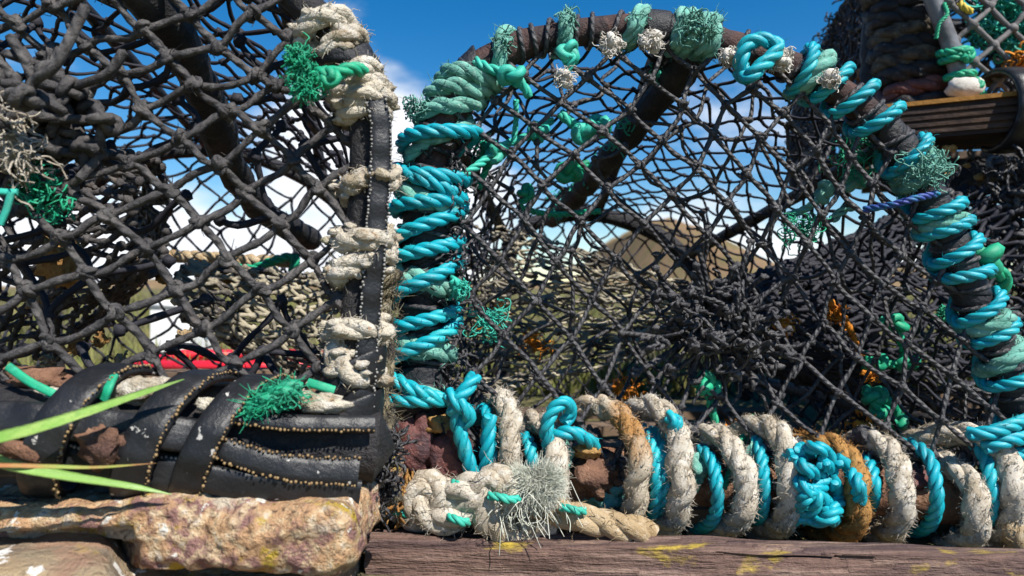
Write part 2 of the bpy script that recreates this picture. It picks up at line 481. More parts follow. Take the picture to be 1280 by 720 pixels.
def traced_net(mb, nodes, rangei, rangej, poly, depth, r, sag=.05, lam=.5, jit=0.0, shift=(0, 0), drop=0.0, seg=7, fancy=True, tail=0.0):
    """a hand-knotted diamond mesh: traced knots, the rest of the sheet from a thin plate spline, cut at the hoop"""
    keys = list(nodes.keys())
    f = tps(keys, [nodes[k] for k in keys], lam)
    ij = [(i, j) for i in rangei for j in rangej]
    pos = f(ij)
    pp = {}
    for k, p in zip(ij, pos):
        if k in nodes and lam < 1: p = np.array(nodes[k], float)
        pp[k] = p + np.array(shift) + rng.normal(0, 1, 2) * jit
    ins = {k: inside(poly, pp[k]) for k in ij}
    W = {}

    def w(k):
        if k not in W: W[k] = P(pp[k][0], pp[k][1], depth(pp[k]) + rng.normal(0, .0025))
        return W[k]
    for k in ij:
        for dk in ((1, 0), (0, 1)):
            k2 = (k[0] + dk[0], k[1] + dk[1])
            if k2 not in ins or not (ins[k] or ins[k2]): continue
            if np.linalg.norm(pp[k] - pp[k2]) > 190: continue
            if drop and rng.random() < drop: continue
            if ins[k] and ins[k2]:
                strand(mb, w(k), w(k2), r, sag, seg=seg, thick=.15)
            else:
                a, b = (k, k2) if ins[k] else (k2, k)
                c = cut(poly, pp[a], pp[b])
                e = P(c[0], c[1], depth(c))
                strand(mb, w(a), e, r, sag * .6, seg=seg)
    for n_, k in enumerate(ij):
        if ins[k] and k in W:
            knot(mb, w(k), r, n_, fancy)
            for _q in range(5 if fancy else 0):
                d = rng.normal(0, 1, 3); d /= np.linalg.norm(d); a = w(k) + d * r * 1.5
                mb.tube([a, a + d * r * 1.2, a + d * r * 2 + rng.normal(0, r * .8, 3)], [.00035, .0003, .0002], 3)
            if tail and rng.random() < tail:
                a = w(k)
                d = rng.normal(0, 1, 3); d /= np.linalg.norm(d)
                mb.tube([a, a + d * r * 3, a + d * r * 5 + rng.normal(0, r, 3)], r * .6, 4)


class Frame:
    """local axes of a pot: u across the end face, w back along the body, v up"""
    def __init__(self, O, yaw):
        self.O = np.asarray(O, float)
        self.t = np.array([math.cos(yaw), math.sin(yaw), 0]); self.b = np.array([-math.sin(yaw), math.cos(yaw), 0])
        self.z = np.array([0, 0, 1.0])

    def __call__(self, u, w, v):
        return self.O + self.t * u + self.b * w + self.z * v


def arc_profile(pts, n=80):
    p = resample(spline(pts, 10), 1e-3)
    L = np.concatenate([[0], np.cumsum(np.linalg.norm(np.diff(p, axis=0), axis=1))]); L /= L[-1]
    return lambda s: np.array([np.interp(s, L, p[:, 0]), np.interp(s, L, p[:, 1])])


def body_net(mb, fr, prof, L, k, ns, nw, r, sag=.05, jit=.25, sagm=.02, rear=None, seg=5, fancy=False, w0=0.0, smin=0.0, smax=1.0, drop=.02):
    """diamond netting stretched over the hoops, from the front hoop to the rear one (k = size of the rear hoop)"""
    node = {}
    for a in range(ns + 1):
        for c in range(nw + 1):
            if (a + c) % 2: continue
            s = smin + (smax - smin) * (a + rng.normal(0, jit * .3)) / ns; s = min(max(s, 0), 1)
            q = (c + (rng.normal(0, jit) * .4 if 0 < c < nw else 0)) / nw
            u, v = prof(s)
            kk = 1 + (k - 1) * q
            bow = sagm * math.sin(q * PI)
            u0 = (prof(0)[0] + prof(1)[0]) / 2
            u = u0 + (u - u0) * (kk - bow * .8); v = v * (kk - bow)
            node[(a, c)] = fr(u, w0 + (L - w0) * q, v) + rng.normal(0, .003, 3)
    for (a, c), p in node.items():
        for da in (1, -1):
            q = node.get((a + da, c + 1))
            if q is not None and rng.random() > drop:
                strand(mb, p, q, r, sag, n=5, seg=seg)
        knot(mb, p, r, a * 31 + c, fancy)


def flat_net(mb, fr, prof, w, k, du, dv, r, sag=.06, jit=.2):
    """diamond net filling a hoop"""
    u0 = (prof(0)[0] + prof(1)[0]) / 2
    poly = [(u0 + (prof(s)[0] - u0) * k, prof(s)[1] * k) for s in np.linspace(0, 1, 60)]
    us = [p[0] for p in poly]; vs = [p[1] for p in poly]
    nu = int((max(us) - min(us)) / du) + 2; nv = int((max(vs) - min(vs)) / dv) + 2
    node = {}
    for a in range(-1, nu + 1):
        for c in range(-1, nv + 1):
            if (a + c) % 2: continue
            node[(a, c)] = np.array([min(us) + (a + rng.normal(0, jit)) * du, min(vs) + (c + rng.normal(0, jit)) * dv])
    for (a, c), p in node.items():
        ip = inside(poly, p)
        for da in (1, -1):
            q = node.get((a + da, c + 1))
            if q is None: continue
            iq = inside(poly, q)
            if not (ip or iq): continue
            A, B = (p, q) if ip else (q, p)
            if ip != iq: B = cut(poly, A, B)
            strand(mb, fr(A[0], w + .01 * nz((A[0], 0, A[1]), 9), A[1]), fr(B[0], w + .01 * nz((B[0], 0, B[1]), 9), B[1]), r, sag, n=5, seg=5)
        if ip: mb.blob(fr(p[0], w, p[1]), r * 1.8, amp=.4, seed=a + c * .3, nu=7, nv=5)


def cone_net(mb, c0, e0x, e0y, c1, e1x, e1y, na, nr, r, sag=.04, jit=.2, curve=(0, 0, 0), pw=1.0, drop=0):
    """netting funnel from a wide mouth (centre c0, half axes e0x, e0y) to a narrow eye"""
    node = {}
    for a in range(na):
        for c in range(nr + 1):
            q = (c + (rng.normal(0, jit) * .5 if 0 < c < nr else 0)) / nr; q = min(max(q, 0), 1)
            an = 2 * PI * (a + .5 * (c % 2) + rng.normal(0, jit) * .35) / na
            qq = q ** pw
            cc = c0 + (c1 - c0) * q + np.array(curve) * math.sin(q * PI)
            node[(a, c)] = cc + (e0x * (1 - qq) + e1x * qq) * math.cos(an) + (e0y * (1 - qq) + e1y * qq) * math.sin(an) + rng.normal(0, .002, 3)
    for (a, c), p in node.items():
        for k in ((a, c + 1), ((a + (1 if c % 2 else -1)) % na, c + 1)):
            q = node.get(k)
            if q is not None and rng.random() >= drop: strand(mb, p, q, r, sag, n=5, seg=5)
        mb.blob(p, r * 1.7, amp=.4, seed=a * .7 + c, nu=7, nv=5)


def axis(pts):
    """pixel axis [(x,y,d)] -> dense pixel and world polylines"""
    q = spline(pts, 24)
    return q, np.array([P(*x) for x in q])


def near(ax, p):
    return int(np.argmin(((ax[0][:, :2] - np.array(p)) ** 2).sum(1)))


def half_wrap(ax, R, p0, p1, a0=0.0, a1=PI, n=18, bulge=1.0, ease=False):
    """path over the camera side of an axis from the pixel p0 on one edge to p1 on the other"""
    i0, i1 = near(ax, p0), near(ax, p1)
    W = ax[1]
    m = (i0 + i1) // 2
    T = W[min(m + 3, len(W) - 1)] - W[max(m - 3, 0)]; T[1] = 0; T /= np.linalg.norm(T)
    e1 = np.array([T[2], 0, -T[0]])
    D = P(p1[0], p1[1], .5) - P(p0[0], p0[1], .5)
    if D.dot(e1) < 0: e1 = -e1
    e2 = np.array([0, -1.0, 0])
    out = []
    for a in np.linspace(a0, a1, n):
        q_ = a / PI
        if ease: q_ = math.sin(min(max(q_, -.2), 1.2) * PI * .62) / .93
        f = i0 + (i1 - i0) * q_
        f = min(max(f, 0), len(W) - 1)
        c = W[int(f)] + (W[min(int(f) + 1, len(W) - 1)] - W[int(f)]) * (f - int(f))
        out.append(c - e1 * R * math.cos(a) + e2 * R * bulge * math.sin(a))
    return np.array(out)


def wrap(ax, R, turns, lead=0.5, bulge=1.0):
    """continuous lashing: front halves given by pixel pairs, joined behind the axis"""
    out = []
    for k, (p0, p1) in enumerate(turns):
        fr_ = half_wrap(ax, R, p0, p1, -lead if k == 0 else 0, PI + (lead if k == len(turns) - 1 else 0), bulge=bulge)
        out.append(fr_)
        if k < len(turns) - 1:
            nxt = half_wrap(ax, R, turns[k + 1][0], turns[k + 1][1], 0, PI, bulge=bulge)[0]
            a = fr_[-1]
            mid = (a + nxt) / 2 + np.array([0, R * 1.0, 0])
            q1 = a + (nxt - a) * .15 + np.array([0, R * .75, 0]); q2 = a + (nxt - a) * .85 + np.array([0, R * .75, 0])
            out.append(np.array([q1, mid, q2]))
    return spline(np.vstack(out), 3)


# ================================================================== WORLD, CAMERA, SUN
SUN_EL, SUN_AZ = 50, 38          # behind the camera, to its right
w = bpy.data.worlds.new('World'); scene.world = w; w.use_nodes = True
nt = w.node_tree; N = nt.nodes; Lk = nt.links
bg = N['Background']
sky = N.new('ShaderNodeTexSky'); sky.sky_type = 'NISHITA'; sky.sun_disc = False
sky.sun_elevation = math.radians(SUN_EL); sky.sun_rotation = math.radians(180 - SUN_AZ)
sky.air_density = 1.0; sky.dust_density = 0.0; sky.ozone_density = 2.5; sky.altitude = 200
hs = N.new('ShaderNodeHueSaturation'); hs.inputs['Saturation'].default_value = 1.45; hs.inputs['Value'].default_value = .95
Lk.new(sky.outputs[0], hs.inputs['Color'])
tc = N.new('ShaderNodeTexCoord')
mp = N.new('ShaderNodeMapping'); mp.inputs['Scale'].default_value = (1, 1, 2.2); mp.inputs['Location'].default_value = (.13, .0, .05)
Lk.new(tc.outputs['Generated'], mp.inputs['Vector'])
cn = N.new('ShaderNodeTexNoise'); cn.inputs['Scale'].default_value = 3.2; cn.inputs['Detail'].default_value = 7; cn.inputs['Roughness'].default_value = .55
Lk.new(mp.outputs[0], cn.inputs['Vector'])
sx = N.new('ShaderNodeSeparateXYZ'); Lk.new(tc.outputs['Generated'], sx.inputs[0])
el = N.new('ShaderNodeMapRange'); el.inputs['From Min'].default_value = .02; el.inputs['From Max'].default_value = .34
el.inputs['To Min'].default_value = .30; el.inputs['To Max'].default_value = -.11
Lk.new(sx.outputs[2], el.inputs['Value'])
sd = N.new('ShaderNodeMapRange'); sd.inputs['From Min'].default_value = -.24; sd.inputs['From Max'].default_value = .0
sd.inputs['To Min'].default_value = .0; sd.inputs['To Max'].default_value = -.17
Lk.new(sx.outputs[0], sd.inputs['Value'])
ad = N.new('ShaderNodeMath'); Lk.new(cn.outputs['Fac'], ad.inputs[0]); Lk.new(el.outputs[0], ad.inputs[1])
ad2 = N.new('ShaderNodeMath'); Lk.new(ad.outputs[0], ad2.inputs[0]); Lk.new(sd.outputs[0], ad2.inputs[1])
last = ad2.outputs[0]
for dv, lo_, amt in (((-.17, 1, .20), .972, .30), ((.29, 1, .24), .985, .22)):
    l_ = math.sqrt(sum(c * c for c in dv))
    vm = N.new('ShaderNodeVectorMath'); vm.operation = 'DOT_PRODUCT'; vm.inputs[1].default_value = [c / l_ for c in dv]
    Lk.new(tc.outputs['Generated'], vm.inputs[0])
    m_ = N.new('ShaderNodeMapRange'); m_.inputs['From Min'].default_value = lo_; m_.inputs['From Max'].default_value = 1; m_.inputs['To Max'].default_value = amt; m_.clamp = True
    Lk.new(vm.outputs['Value'], m_.inputs['Value'])
    a_ = N.new('ShaderNodeMath'); Lk.new(last, a_.inputs[0]); Lk.new(m_.outputs[0], a_.inputs[1]); last = a_.outputs[0]
cr = N.new('ShaderNodeMapRange'); cr.inputs['From Min'].default_value = .55; cr.inputs['From Max'].default_value = .80; cr.clamp = True
cr.interpolation_type = 'SMOOTHSTEP'
Lk.new(last, cr.inputs['Value'])
mx = N.new('ShaderNodeMix'); mx.data_type = 'RGBA'
Lk.new(cr.outputs[0], mx.inputs['Factor']); Lk.new(hs.outputs[0], mx.inputs[6]); mx.inputs[7].default_value = (7.5, 7.8, 8.3, 1)
Lk.new(mx.outputs[2], bg.inputs['Color'])
bg.inputs['Strength'].default_value = .088

sl = bpy.data.lights.new('sun', 'SUN'); sl.energy = 5.0; sl.angle = math.radians(.5); sl.color = (1, .95, .87)
so = bpy.data.objects.new('sun', sl); col.objects.link(so)
e_, a_ = math.radians(SUN_EL), math.radians(SUN_AZ)
sdir = Vector((math.sin(a_) * math.cos(e_), -math.cos(a_) * math.cos(e_), math.sin(e_)))
so.rotation_euler = sdir.to_track_quat('Z', 'Y').to_euler()
so.location = sdir * 5

cam = bpy.data.cameras.new('camera'); co = bpy.data.objects.new('camera', cam); col.objects.link(co)
co.location = (0, 0, H); co.rotation_euler = (PI / 2, 0, 0)
cam.lens = 24; cam.sensor_width = 36; cam.clip_start = .01; cam.clip_end = 2000
cam.dof.use_dof = True; cam.dof.focus_distance = .53; cam.dof.aperture_fstop = 8.0
scene.camera = co
scene.view_settings.view_transform = 'Standard'; scene.view_settings.look = 'None'
scene.view_settings.exposure = .68; scene.view_settings.gamma = 1
scene.view_settings.use_curve_mapping = False
scene.render.resolution_x, scene.render.resolution_y = 1024, 576

# ================================================================== SETTING
GZ = -.015
mb = MB()
xs = np.concatenate([-np.geomspace(400, .5, 26), np.linspace(-.4, .4, 9), np.geomspace(.5, 400, 26)])
ys = np.concatenate([[-60, -8, -2, -.5], np.linspace(0, 2, 14), np.geomspace(2.3, 600, 34)])
V = np.array([[x, y, GZ + (0 if abs(y) < 1.4 else min(.10, .02 * (y - 1.4)) * (1 + .6 * nz((x, y, 0), .8)) if y > 0 else 0)] for y in ys for x in xs])
nx = len(xs)
fi = np.array([[r * nx + c, r * nx + c + 1, (r + 1) * nx + c + 1, (r + 1) * nx + c] for r in range(len(ys) - 1) for c in range(nx - 1)])
mb.add(V, fi, np.zeros((len(fi), 4, 2)))
tag(mb.build('ground', M['soil']), kind='structure')

# moor rising behind, highest right of the middle
mb = MB()
xs = np.linspace(-160, 160, 81); ys = np.linspace(60, 190, 22)


def hz_(x, y):
    a = 1.2 + 12.5 * math.exp(-((x - 27) / 6) ** 2) + 5 * math.exp(-((x - 55) / 25) ** 2) + 2.0 * math.exp(-((x + 40) / 30) ** 2)
    t = (y - 60) / 130
    return -1 + a * (math.sin(min(t * 1.5, 1) * PI / 2)) + 1.0 * nz((x, y, 0), .07) * min(1, t * 4)


V = np.array([[x, y, hz_(x, y)] for y in ys for x in xs]); nx = len(xs)
fi = np.array([[r * nx + c, r * nx + c + 1, (r + 1) * nx + c + 1, (r + 1) * nx + c] for r in range(len(ys) - 1) for c in range(nx - 1)])
mb.add(V, fi, np.zeros((len(fi), 4, 2)))
tag(mb.build('hill', M['hill']), kind='structure')

# rough grass of the field
mb = MB(); g = np.random.default_rng(3)
n = 9000
d = 1.35 + 7 * g.random(n) ** 2
x = (g.random(n) * 2.0 - 1.15) * d * .9
for i in range(n):
    h = g.uniform(.03, .11) * (1 + .5 * (d[i] > 3)); a = g.uniform(0, 2 * PI); wd = g.uniform(.0015, .004) * (1 + d[i] * .25)
    b = np.array([x[i], d[i], GZ - .01 + max(0, min(.10, .02 * (d[i] - 1.4))) * .7]); ln = np.array([math.cos(a), math.sin(a), 0]) * h * g.uniform(.1, .7)
    s = np.array([math.sin(a), -math.cos(a), 0]) * wd
    m_ = b + ln * .4 + np.array([0, 0, h * .6]); t = b + ln + np.array([0, 0, h])
    mb.add([b - s, b + s, m_ + s * .7, m_ - s * .7, t], [(0, 1, 2, 3)], np.zeros((1, 4, 2)))
    mb.add([m_ - s * .7, m_ + s * .7, t], [(0, 1, 2)], np.zeros((1, 3, 2)))
tag(mb.build('field_grass', M['grass']), 'rough yellow green grass in the field behind the pots', 'grass', kind='stuff')


# ------------------------------------------------------------------ stones and timber
def rock(name, m, lo, hi, res, amp, label, edge=None, seed=0.0, strat=0.0):
    """a rough slab: box grid pushed about by noise, edge(p) trims its outline"""
    lo = np.array(lo); hi = np.array(hi)
    n = np.maximum(2, ((hi - lo) / res).astype(int))
    mb = MB()
    idx = {}; V = []; Fq = []

    def vid(i, j, k):
        if (i, j, k) not in idx:
            idx[(i, j, k)] = len(V)
            t = np.array([i, j, k]) / n
            # rounded corners
            p = lo + (hi - lo) * t
            c = (lo + hi) / 2; hs_ = (hi - lo) / 2
            q = (p - c) / hs_
            rad = min(hs_[2] * .7, .02)
            inn = np.clip(p, lo + rad, hi - rad); dv = p - inn; l = np.linalg.norm(dv)
            if l > rad: p = inn + dv / l * rad
            f = np.array([nz(p, 9, seed), nz(p, 9, seed + 5), nz(p, 12, seed + 9)]) * amp
            f += np.array([nz(p, 40, seed), nz(p, 40, seed + 5), nz(p, 40, seed + 9)]) * amp * .45
            f += np.array([nz(p, 130, seed), nz(p, 130, seed + 5), nz(p, 130, seed + 9)]) * amp * .30 + abs(nz(p, 75, seed + 2)) * amp * .35 * np.array([0, 1.0, -.6])
            f[2] *= .55
            if strat and q[1] < -.2:
                f[1] += strat * (abs(((p[2] + .004 * nz(p, 8, seed)) * 70) % 1 - .5) * 2 - .5)
            p = p + f
            if edge: p = edge(p, q)
            V.append(p)
        return idx[(i, j, k)]
    for ax_ in range(3):
        a1, a2 = [a for a in range(3) if a != ax_]
        for side in (0, n[ax_]):
            for i in range(n[a1]):
                for j in range(n[a2]):
                    c = []
                    for di, dj in ((0, 0), (1, 0), (1, 1), (0, 1)):
                        q = [0, 0, 0]; q[ax_] = side; q[a1] = i + di; q[a2] = j + dj
                        c.append(vid(*q))
                    flip = (side == 0) ^ (ax_ == 1)
                    Fq.append(c[::-1] if flip else c)
    mb.add(V, Fq, np.zeros((len(Fq), 4, 2)))
    o = mb.build(name, m, off=((lo[0] + hi[0]) / 2, (lo[1] + hi[1]) / 2, lo[2]))
    tag(o, label, 'stone')
    return o


def bite(p, q):
    # the broken front edge of the upper slab: undercut on the left, ragged on the right
    px = p[0] / p[1] * F + 640
    if q[1] < .5 and q[2] < .3:
        k = max(0, min(1, (165 + 30 * nz(p, 30, 4) - px) / 30))
        k *= max(0, min(1, (.5 - q[1]) / 1.0)) ** .5
        if k > 0: p = p + np.array([0, .014 * k, .010 * k * max(0, .3 - q[2])])
    return p


def rise(p, q):
    px = p[0] / p[1] * F + 640
    k = max(0, min(1, (160 - px) / 25))
    if q[2] > .6: p = p + np.array([0, 0, .019 * k + .003 * abs(nz(p, 55, 3))])
    return p


rock('stone_slab', M['stone'], (-.42, .364, .043), (-.0845, .95, .0835), .0030, .0105, 'thick tan stone slab crusted with yellow lichen under the left lobster pot', bite, 2.0)
rock('stone_block', M['stone_low'], (-.45, .336, -.03), (-.118, .93, .0415), .0045, .008, 'pale layered stone block with white lichen below the tan slab', rise, 6.0, strat=.004)

# timber: grain and checks run along it
mb = MB()
A0 = P(456, 672, .514); A1 = P(1400, 701, .470)
A0[2] = A1[2] = .012
ex = (A1 - A0); Lt = np.linalg.norm(ex) * 1.02; ex /= np.linalg.norm(ex); ey = np.array([-ex[1], ex[0], 0]); ez = np.array([0, 0, 1.0])
nl_ = 260
prof = []
Wt, Ht = .028, .075
for k in range(18): prof.append((0, -Ht + Ht * k / 18))
for k in range(14): prof.append((Wt * k / 14, 0))
for k in range(6): prof.append((Wt, -Ht * k / 6))
for k in range(4): prof.append((Wt * (1 - k / 4), -Ht))
npf = len(prof); V = []
for i in range(nl_ + 1):
    s = i / nl_ * Lt
    for (a, b) in prof:
        rr = .006
        aa = min(max(a, rr), Wt - rr); bb = min(max(b, -Ht + rr), -rr)
        d_ = np.array([a - aa, b - bb]); l = np.linalg.norm(d_)
        if l > rr: d_ = d_ / l * rr
        a2, b2 = aa + d_[0], bb + d_[1]
        g1 = nz((s * 4, a * 60, b * 60), 1, 3) * .0022 + nz((s * 9, a * 160, b * 160), 1, 8) * .0022 + nz((s * 22, a * 20, b * 20), 1, 1) * .0022
        ck = -.0025 if nz((s * 2.5, a * 45, b * 45), 1, 21) > .33 else 0
        nrm = np.array([-1 if a < .001 else (1 if a > Wt - .001 else 0), 1 if b > -.001 else (-1 if b < -Ht + .001 else 0)], float)
        a2 += nrm[0] * (g1 + ck); b2 += nrm[1] * (g1 * .8 + ck)
        e0 = .008 * nz((a * 90, b * 90, 0), 1, 5) if i == 0 else 0
        V.append(A0 + ex * (s + e0) + ey * a2 + ez * (b2 + .003 * nz((s * 5, 0, 0), 1, 2)))
I, K = np.meshgrid(np.arange(nl_), np.arange(npf), indexing='ij'); I = I.ravel(); K = K.ravel(); K2 = (K + 1) % npf
Fq = np.stack([I * npf + K, (I + 1) * npf + K, (I + 1) * npf + K2, I * npf + K2], 1)
mb.add(V, Fq, np.zeros((len(Fq), 4, 2)))
kk = np.arange(npf)
for e, off in ((0, 0), (nl_, 1)):
    ring = np.array(V[e * npf:(e + 1) * npf]); c = ring.mean(0)
    ff = np.stack([kk, (kk + 1) % npf, np.full(npf, npf)], 1)
    mb.add(np.vstack([ring, c]), ff if e == 0 else ff[:, ::-1], np.zeros((npf, 3, 2)))
tag(mb.build('timber_beam', M['timber'], off=tuple(A0)), 'weathered purple brown timber beam lying along the front of the middle pot', 'timber beam')


# ------------------------------------------------------------------ grass blades in front
def blade(name, m, pts, wpx, label):
    p = spline(PX(pts), 12)
    t = np.linspace(0, 1, len(p))
    d = pts[0][2]
    wd = wpx / F * d * np.interp(t, [0, .15, .5, .85, 1], [.8, 1, .9, .5, .06])
    Nn = np.tile(np.array([0, -.75, .66]), (len(p), 1))
    mb = MB()
    T = frames_T(p, False); S = np.cross(T, Nn); S /= np.linalg.norm(S, axis=1)[:, None]
    NN = np.cross(S, T)
    cs = [(-1, .0), (-.5, -.10), (0, -.2), (.5, -.10), (1, 0), (.5, -.16), (0, -.27), (-.5, -.16)]
    n_ = len(cs)
    V = np.stack([p + S * (a * wd / 2)[:, None] + NN * (b * wd / 2)[:, None] for a, b in cs], 1).reshape(-1, 3)
    I, K = np.meshgrid(np.arange(len(p) - 1), np.arange(n_), indexing='ij'); I = I.ravel(); K = K.ravel(); K2 = (K + 1) % n_
    Fq = np.stack([I * n_ + K, I * n_ + K2, (I + 1) * n_ + K2, (I + 1) * n_ + K], 1)
    mb.add(V, Fq, np.zeros((len(Fq), 4, 2)))
    o = mb.build(name, m, off=tuple(p[0]))
    tag(o, label, 'grass blade', 'grass blades in front of the left pot')


blade('grass_blade', M['blade'], [(-130, 600, .33), (-40, 558, .335), (40, 536, .34), (110, 514, .35), (175, 492, .36), (230, 474, .365)], 21, 'long green grass blade rising across the rubber straps, uppermost of the three')
blade('grass_blade', M['blade'], [(-120, 560, .345), (-20, 572, .347), (20, 583, .35), (90, 596, .355), (160, 607, .36), (215, 618, .366)], 16, 'broad pale green grass blade drooping onto the tan stone slab')
blade('grass_blade', M['blade_dry'], [(-120, 590, .335), (-20, 582, .335), (60, 583, .34), (120, 584, .345), (195, 579, .35)], 7, 'thin grass blade with a drying reddish tip, lying level above the stone slab')

# ================================================================== MIDDLE LOBSTER POT
D0 = .57
hoop_px = [(535, 640), (529, 590), (527, 500), (529, 400), (532, 300), (540, 220), (556, 150), (590, 95), (640, 62), (700, 45), (780, 36), (865, 44), (945, 66), (1020, 98), (1082, 140), (1125, 185), (1158, 240), (1190, 310), (1214, 370), (1243, 430), (1268, 490), (1296, 560), (1318, 630)]
mid = empty('lobster_pot', (float(P(900, 690, D0)[0]), D0, GZ))
tag(mid, 'black netted lobster pot lashed with turquoise rope behind the timber beam', 'lobster pot', 'lobster pots')
hoop_ax = axis([(x, y, D0) for x, y in hoop_px])
hw = resample(hoop_ax[1], .006)
s_ = np.linspace(0, 1, len(hw))
mb = MB()
rad = np.interp(s_, [0, .2, .32, .4, .6, .75, 1], [.019, .0185, .016, .0115, .0115, .012, .013])
rad = rad * np.array([1 + .10 * nz(p, 60) + .06 * nz(p, 160) for p in hw])
mb.tube(hw, rad, 14)
front = mb.build('front_hoop', M['rust'], mid)
# dark wrapping on the legs and part of the top
mb = MB()


def leg_tape(mb, ax, y0, y1, R, side='left', ww=.018, n=None, seed=0):
    g = np.random.default_rng(seed)
    i0, i1 = y0, y1
    k = max(2, int(np.linalg.norm(ax[1][i1] - ax[1][i0]) / (ww * .62)))
    for j in range(k):
        i = int(i0 + (i1 - i0) * j / k)
        i2 = min(i + 6, len(ax[0]) - 1)
        c = ax[1][i]; T = ax[1][i2] - ax[1][max(0, i - 6)]; T /= np.linalg.norm(T)
        e1 = np.cross(T, [0, -1.0, 0]); e1 /= np.linalg.norm(e1); e2 = np.cross(e1, T)
        a = np.linspace(0, 2 * PI, 20)
        R_ = R * g.uniform(.95, 1.12); tilt = g.normal(0, .006)
        pts = np.array([c + (e1 * math.cos(q) + e2 * math.sin(q)) * R_ + T * tilt * math.cos(q) for q in a])
        nn = np.array([e1 * math.cos(q) + e2 * math.sin(q) for q in a])
        mb.ribbon(pts, nn, ww * g.uniform(.8, 1.1), .0022)


nhp = len(hoop_ax[0])
leg_tape(mb, hoop_ax, near(hoop_ax, (530, 500)), near(hoop_ax, (535, 235)), .0195, seed=1); mb.build('rubber_wrap', M['rubber_dark'], front); mb = MB()
leg_tape(mb, hoop_ax, near(hoop_ax, (1095, 150)), near(hoop_ax, (1290, 545)), .0125, seed=2); mb.build('rubber_wrap', M['rubber_dark'], front); mb = MB()
leg_tape(mb, hoop_ax, near(hoop_ax, (585, 100)), near(hoop_ax, (602, 85)), .0155, seed=3); mb.build('rubber_wrap', M['rubber_dark'], front); mb = MB()
leg_tape(mb, hoop_ax, near(hoop_ax, (818, 38)), near(hoop_ax, (832, 39)), .0135, seed=4)
mb.build('rubber_wrap', M['rubber_dark'], front)

def lacing(ax, y_from, y_to, R, r, step, parent, m, seed):
    i0, i1 = y_from, y_to
    g = np.random.default_rng(seed); out = []; W = ax[1]
    Lc = np.concatenate([[0], np.cumsum(np.linalg.norm(np.diff(W, axis=0), axis=1))])
    n_ = int((Lc[i1] - Lc[i0]) / step * 12)
    for k in range(n_):
        s = Lc[i0] + (Lc[i1] - Lc[i0]) * k / n_
        i = min(int(np.searchsorted(Lc, s)), len(W) - 3); T = W[i + 2] - W[max(i - 2, 0)]; T /= np.linalg.norm(T)
        e1 = np.cross(T, [0, -1.0, 0]); e1 /= np.linalg.norm(e1); e2 = np.cross(e1, T)
        a = k / 12 * 2 * PI
        c = W[i - 1] + (W[i] - W[i - 1]) * ((s - Lc[i - 1]) / max(1e-9, Lc[i] - Lc[i - 1])) if i > 0 else W[0]
        out.append(c + (e1 * math.cos(a) + e2 * math.sin(a)) * R(k / n_) * (1 + .06 * nz(c, 90, seed)) + T * (step * .8 * nz(c, 40, seed + 4)))
    mb = MB(); mb.tube(spline(out, 2), r, 6); mb.build('net_lacing', m, parent)


lacing(hoop_ax, near(hoop_ax, (535, 230)), near(hoop_ax, (1080, 140)), lambda q: .0205 + (.0135 - .0205) * min(1, q / .3), .0021, .017, mid, M['twine'], 3)
lacing(hoop_ax, near(hoop_ax, (1085, 142)), near(hoop_ax, (1290, 548)), lambda q: .0146, .0021, .014, mid, M['twine'], 5)
lacing(hoop_ax, near(hoop_ax, (528, 500)), near(hoop_ax, (533, 240)), lambda q: .0232, .0021, .015, mid, M['twine'], 7) if near(hoop_ax, (528, 500)) < near(hoop_ax, (533, 240)) else None

# body: rear hoop, long rails, brace
mfr = Frame((0, D0, 0), 0)
prof_m = arc_profile([(P(x, y, D0)[0], max(P(x, y, D0)[2], .0)) for x, y in hoop_px])
LM, KM = .58, .78
u0m = (prof_m(0)[0] + prof_m(1)[0]) / 2


def body_parts(root, fr, prof, L, k, m_hoop, r, netm, ns, nw, netr, rear_d, rails=(0.04, .3, .5, .7, .96), midw=None):
    u0 = (prof(0)[0] + prof(1)[0]) / 2
    ss = np.linspace(0, 1, 70)

    def hp(w, kk):
        return np.array([fr(u0 + (prof(s)[0] - u0) * kk, w, prof(s)[1] * kk) for s in ss])
    mb = MB(); p = hp(L, k); mb.tube(p, np.array([r * (1 + .15 * nz(q, 50)) for q in p]), 10); mb.build('rear_hoop', m_hoop, root)
    if midw:
        kk = 1 + (k - 1) * midw
        mb = MB(); p = hp(L * midw, kk * .985); mb.tube(p, np.array([r * (1 + .15 * nz(q, 50)) for q in p]), 10); mb.build('middle_hoop', m_hoop, root)
    for s in rails:
        u, v = prof(s)
        mb = MB()
        q = np.linspace(0, 1, 24)
        p = np.array([fr(u0 + (u - u0) * (1 + (k - 1) * t), L * t, v * (1 + (k - 1) * t) + .004) for t in q])
        mb.tube(p, np.array([r * .62 * (1 + .2 * nz(x, 60)) for x in p]), 8)
        mb.build('side_rail', m_hoop, root)
    mb = MB(); body_net(mb, fr, prof, L, k, ns, nw, netr); mb.build('side_net', netm, root)
    mb = MB(); flat_net(mb, fr, prof, L, k, rear_d, rear_d * 1.1, netr); mb.build('rear_net', netm, root)
    for i in range(5):
        t = (i + .3) / 5
        kk = 1 + (k - 1) * t
        a = fr(u0 + (prof(0)[0] - u0) * kk, L * t, .004); b = fr(u0 + (prof(1)[0] - u0) * kk, L * t, .004)
        c = (a + b) / 2; e = (b - a) / np.linalg.norm(b - a)
        mb = MB(); mb.box(c, e, np.cross([0, 0, 1], e), (0, 0, 1), (np.linalg.norm(b - a) / 2, .02, .006)); mb.build('floor_slat', M['slat'], root, smooth=False)


body_parts(mid, mfr, prof_m, LM, KM, M['tarpipe'], .013, M['twine_fine'], 56, 26, .0016, .020)

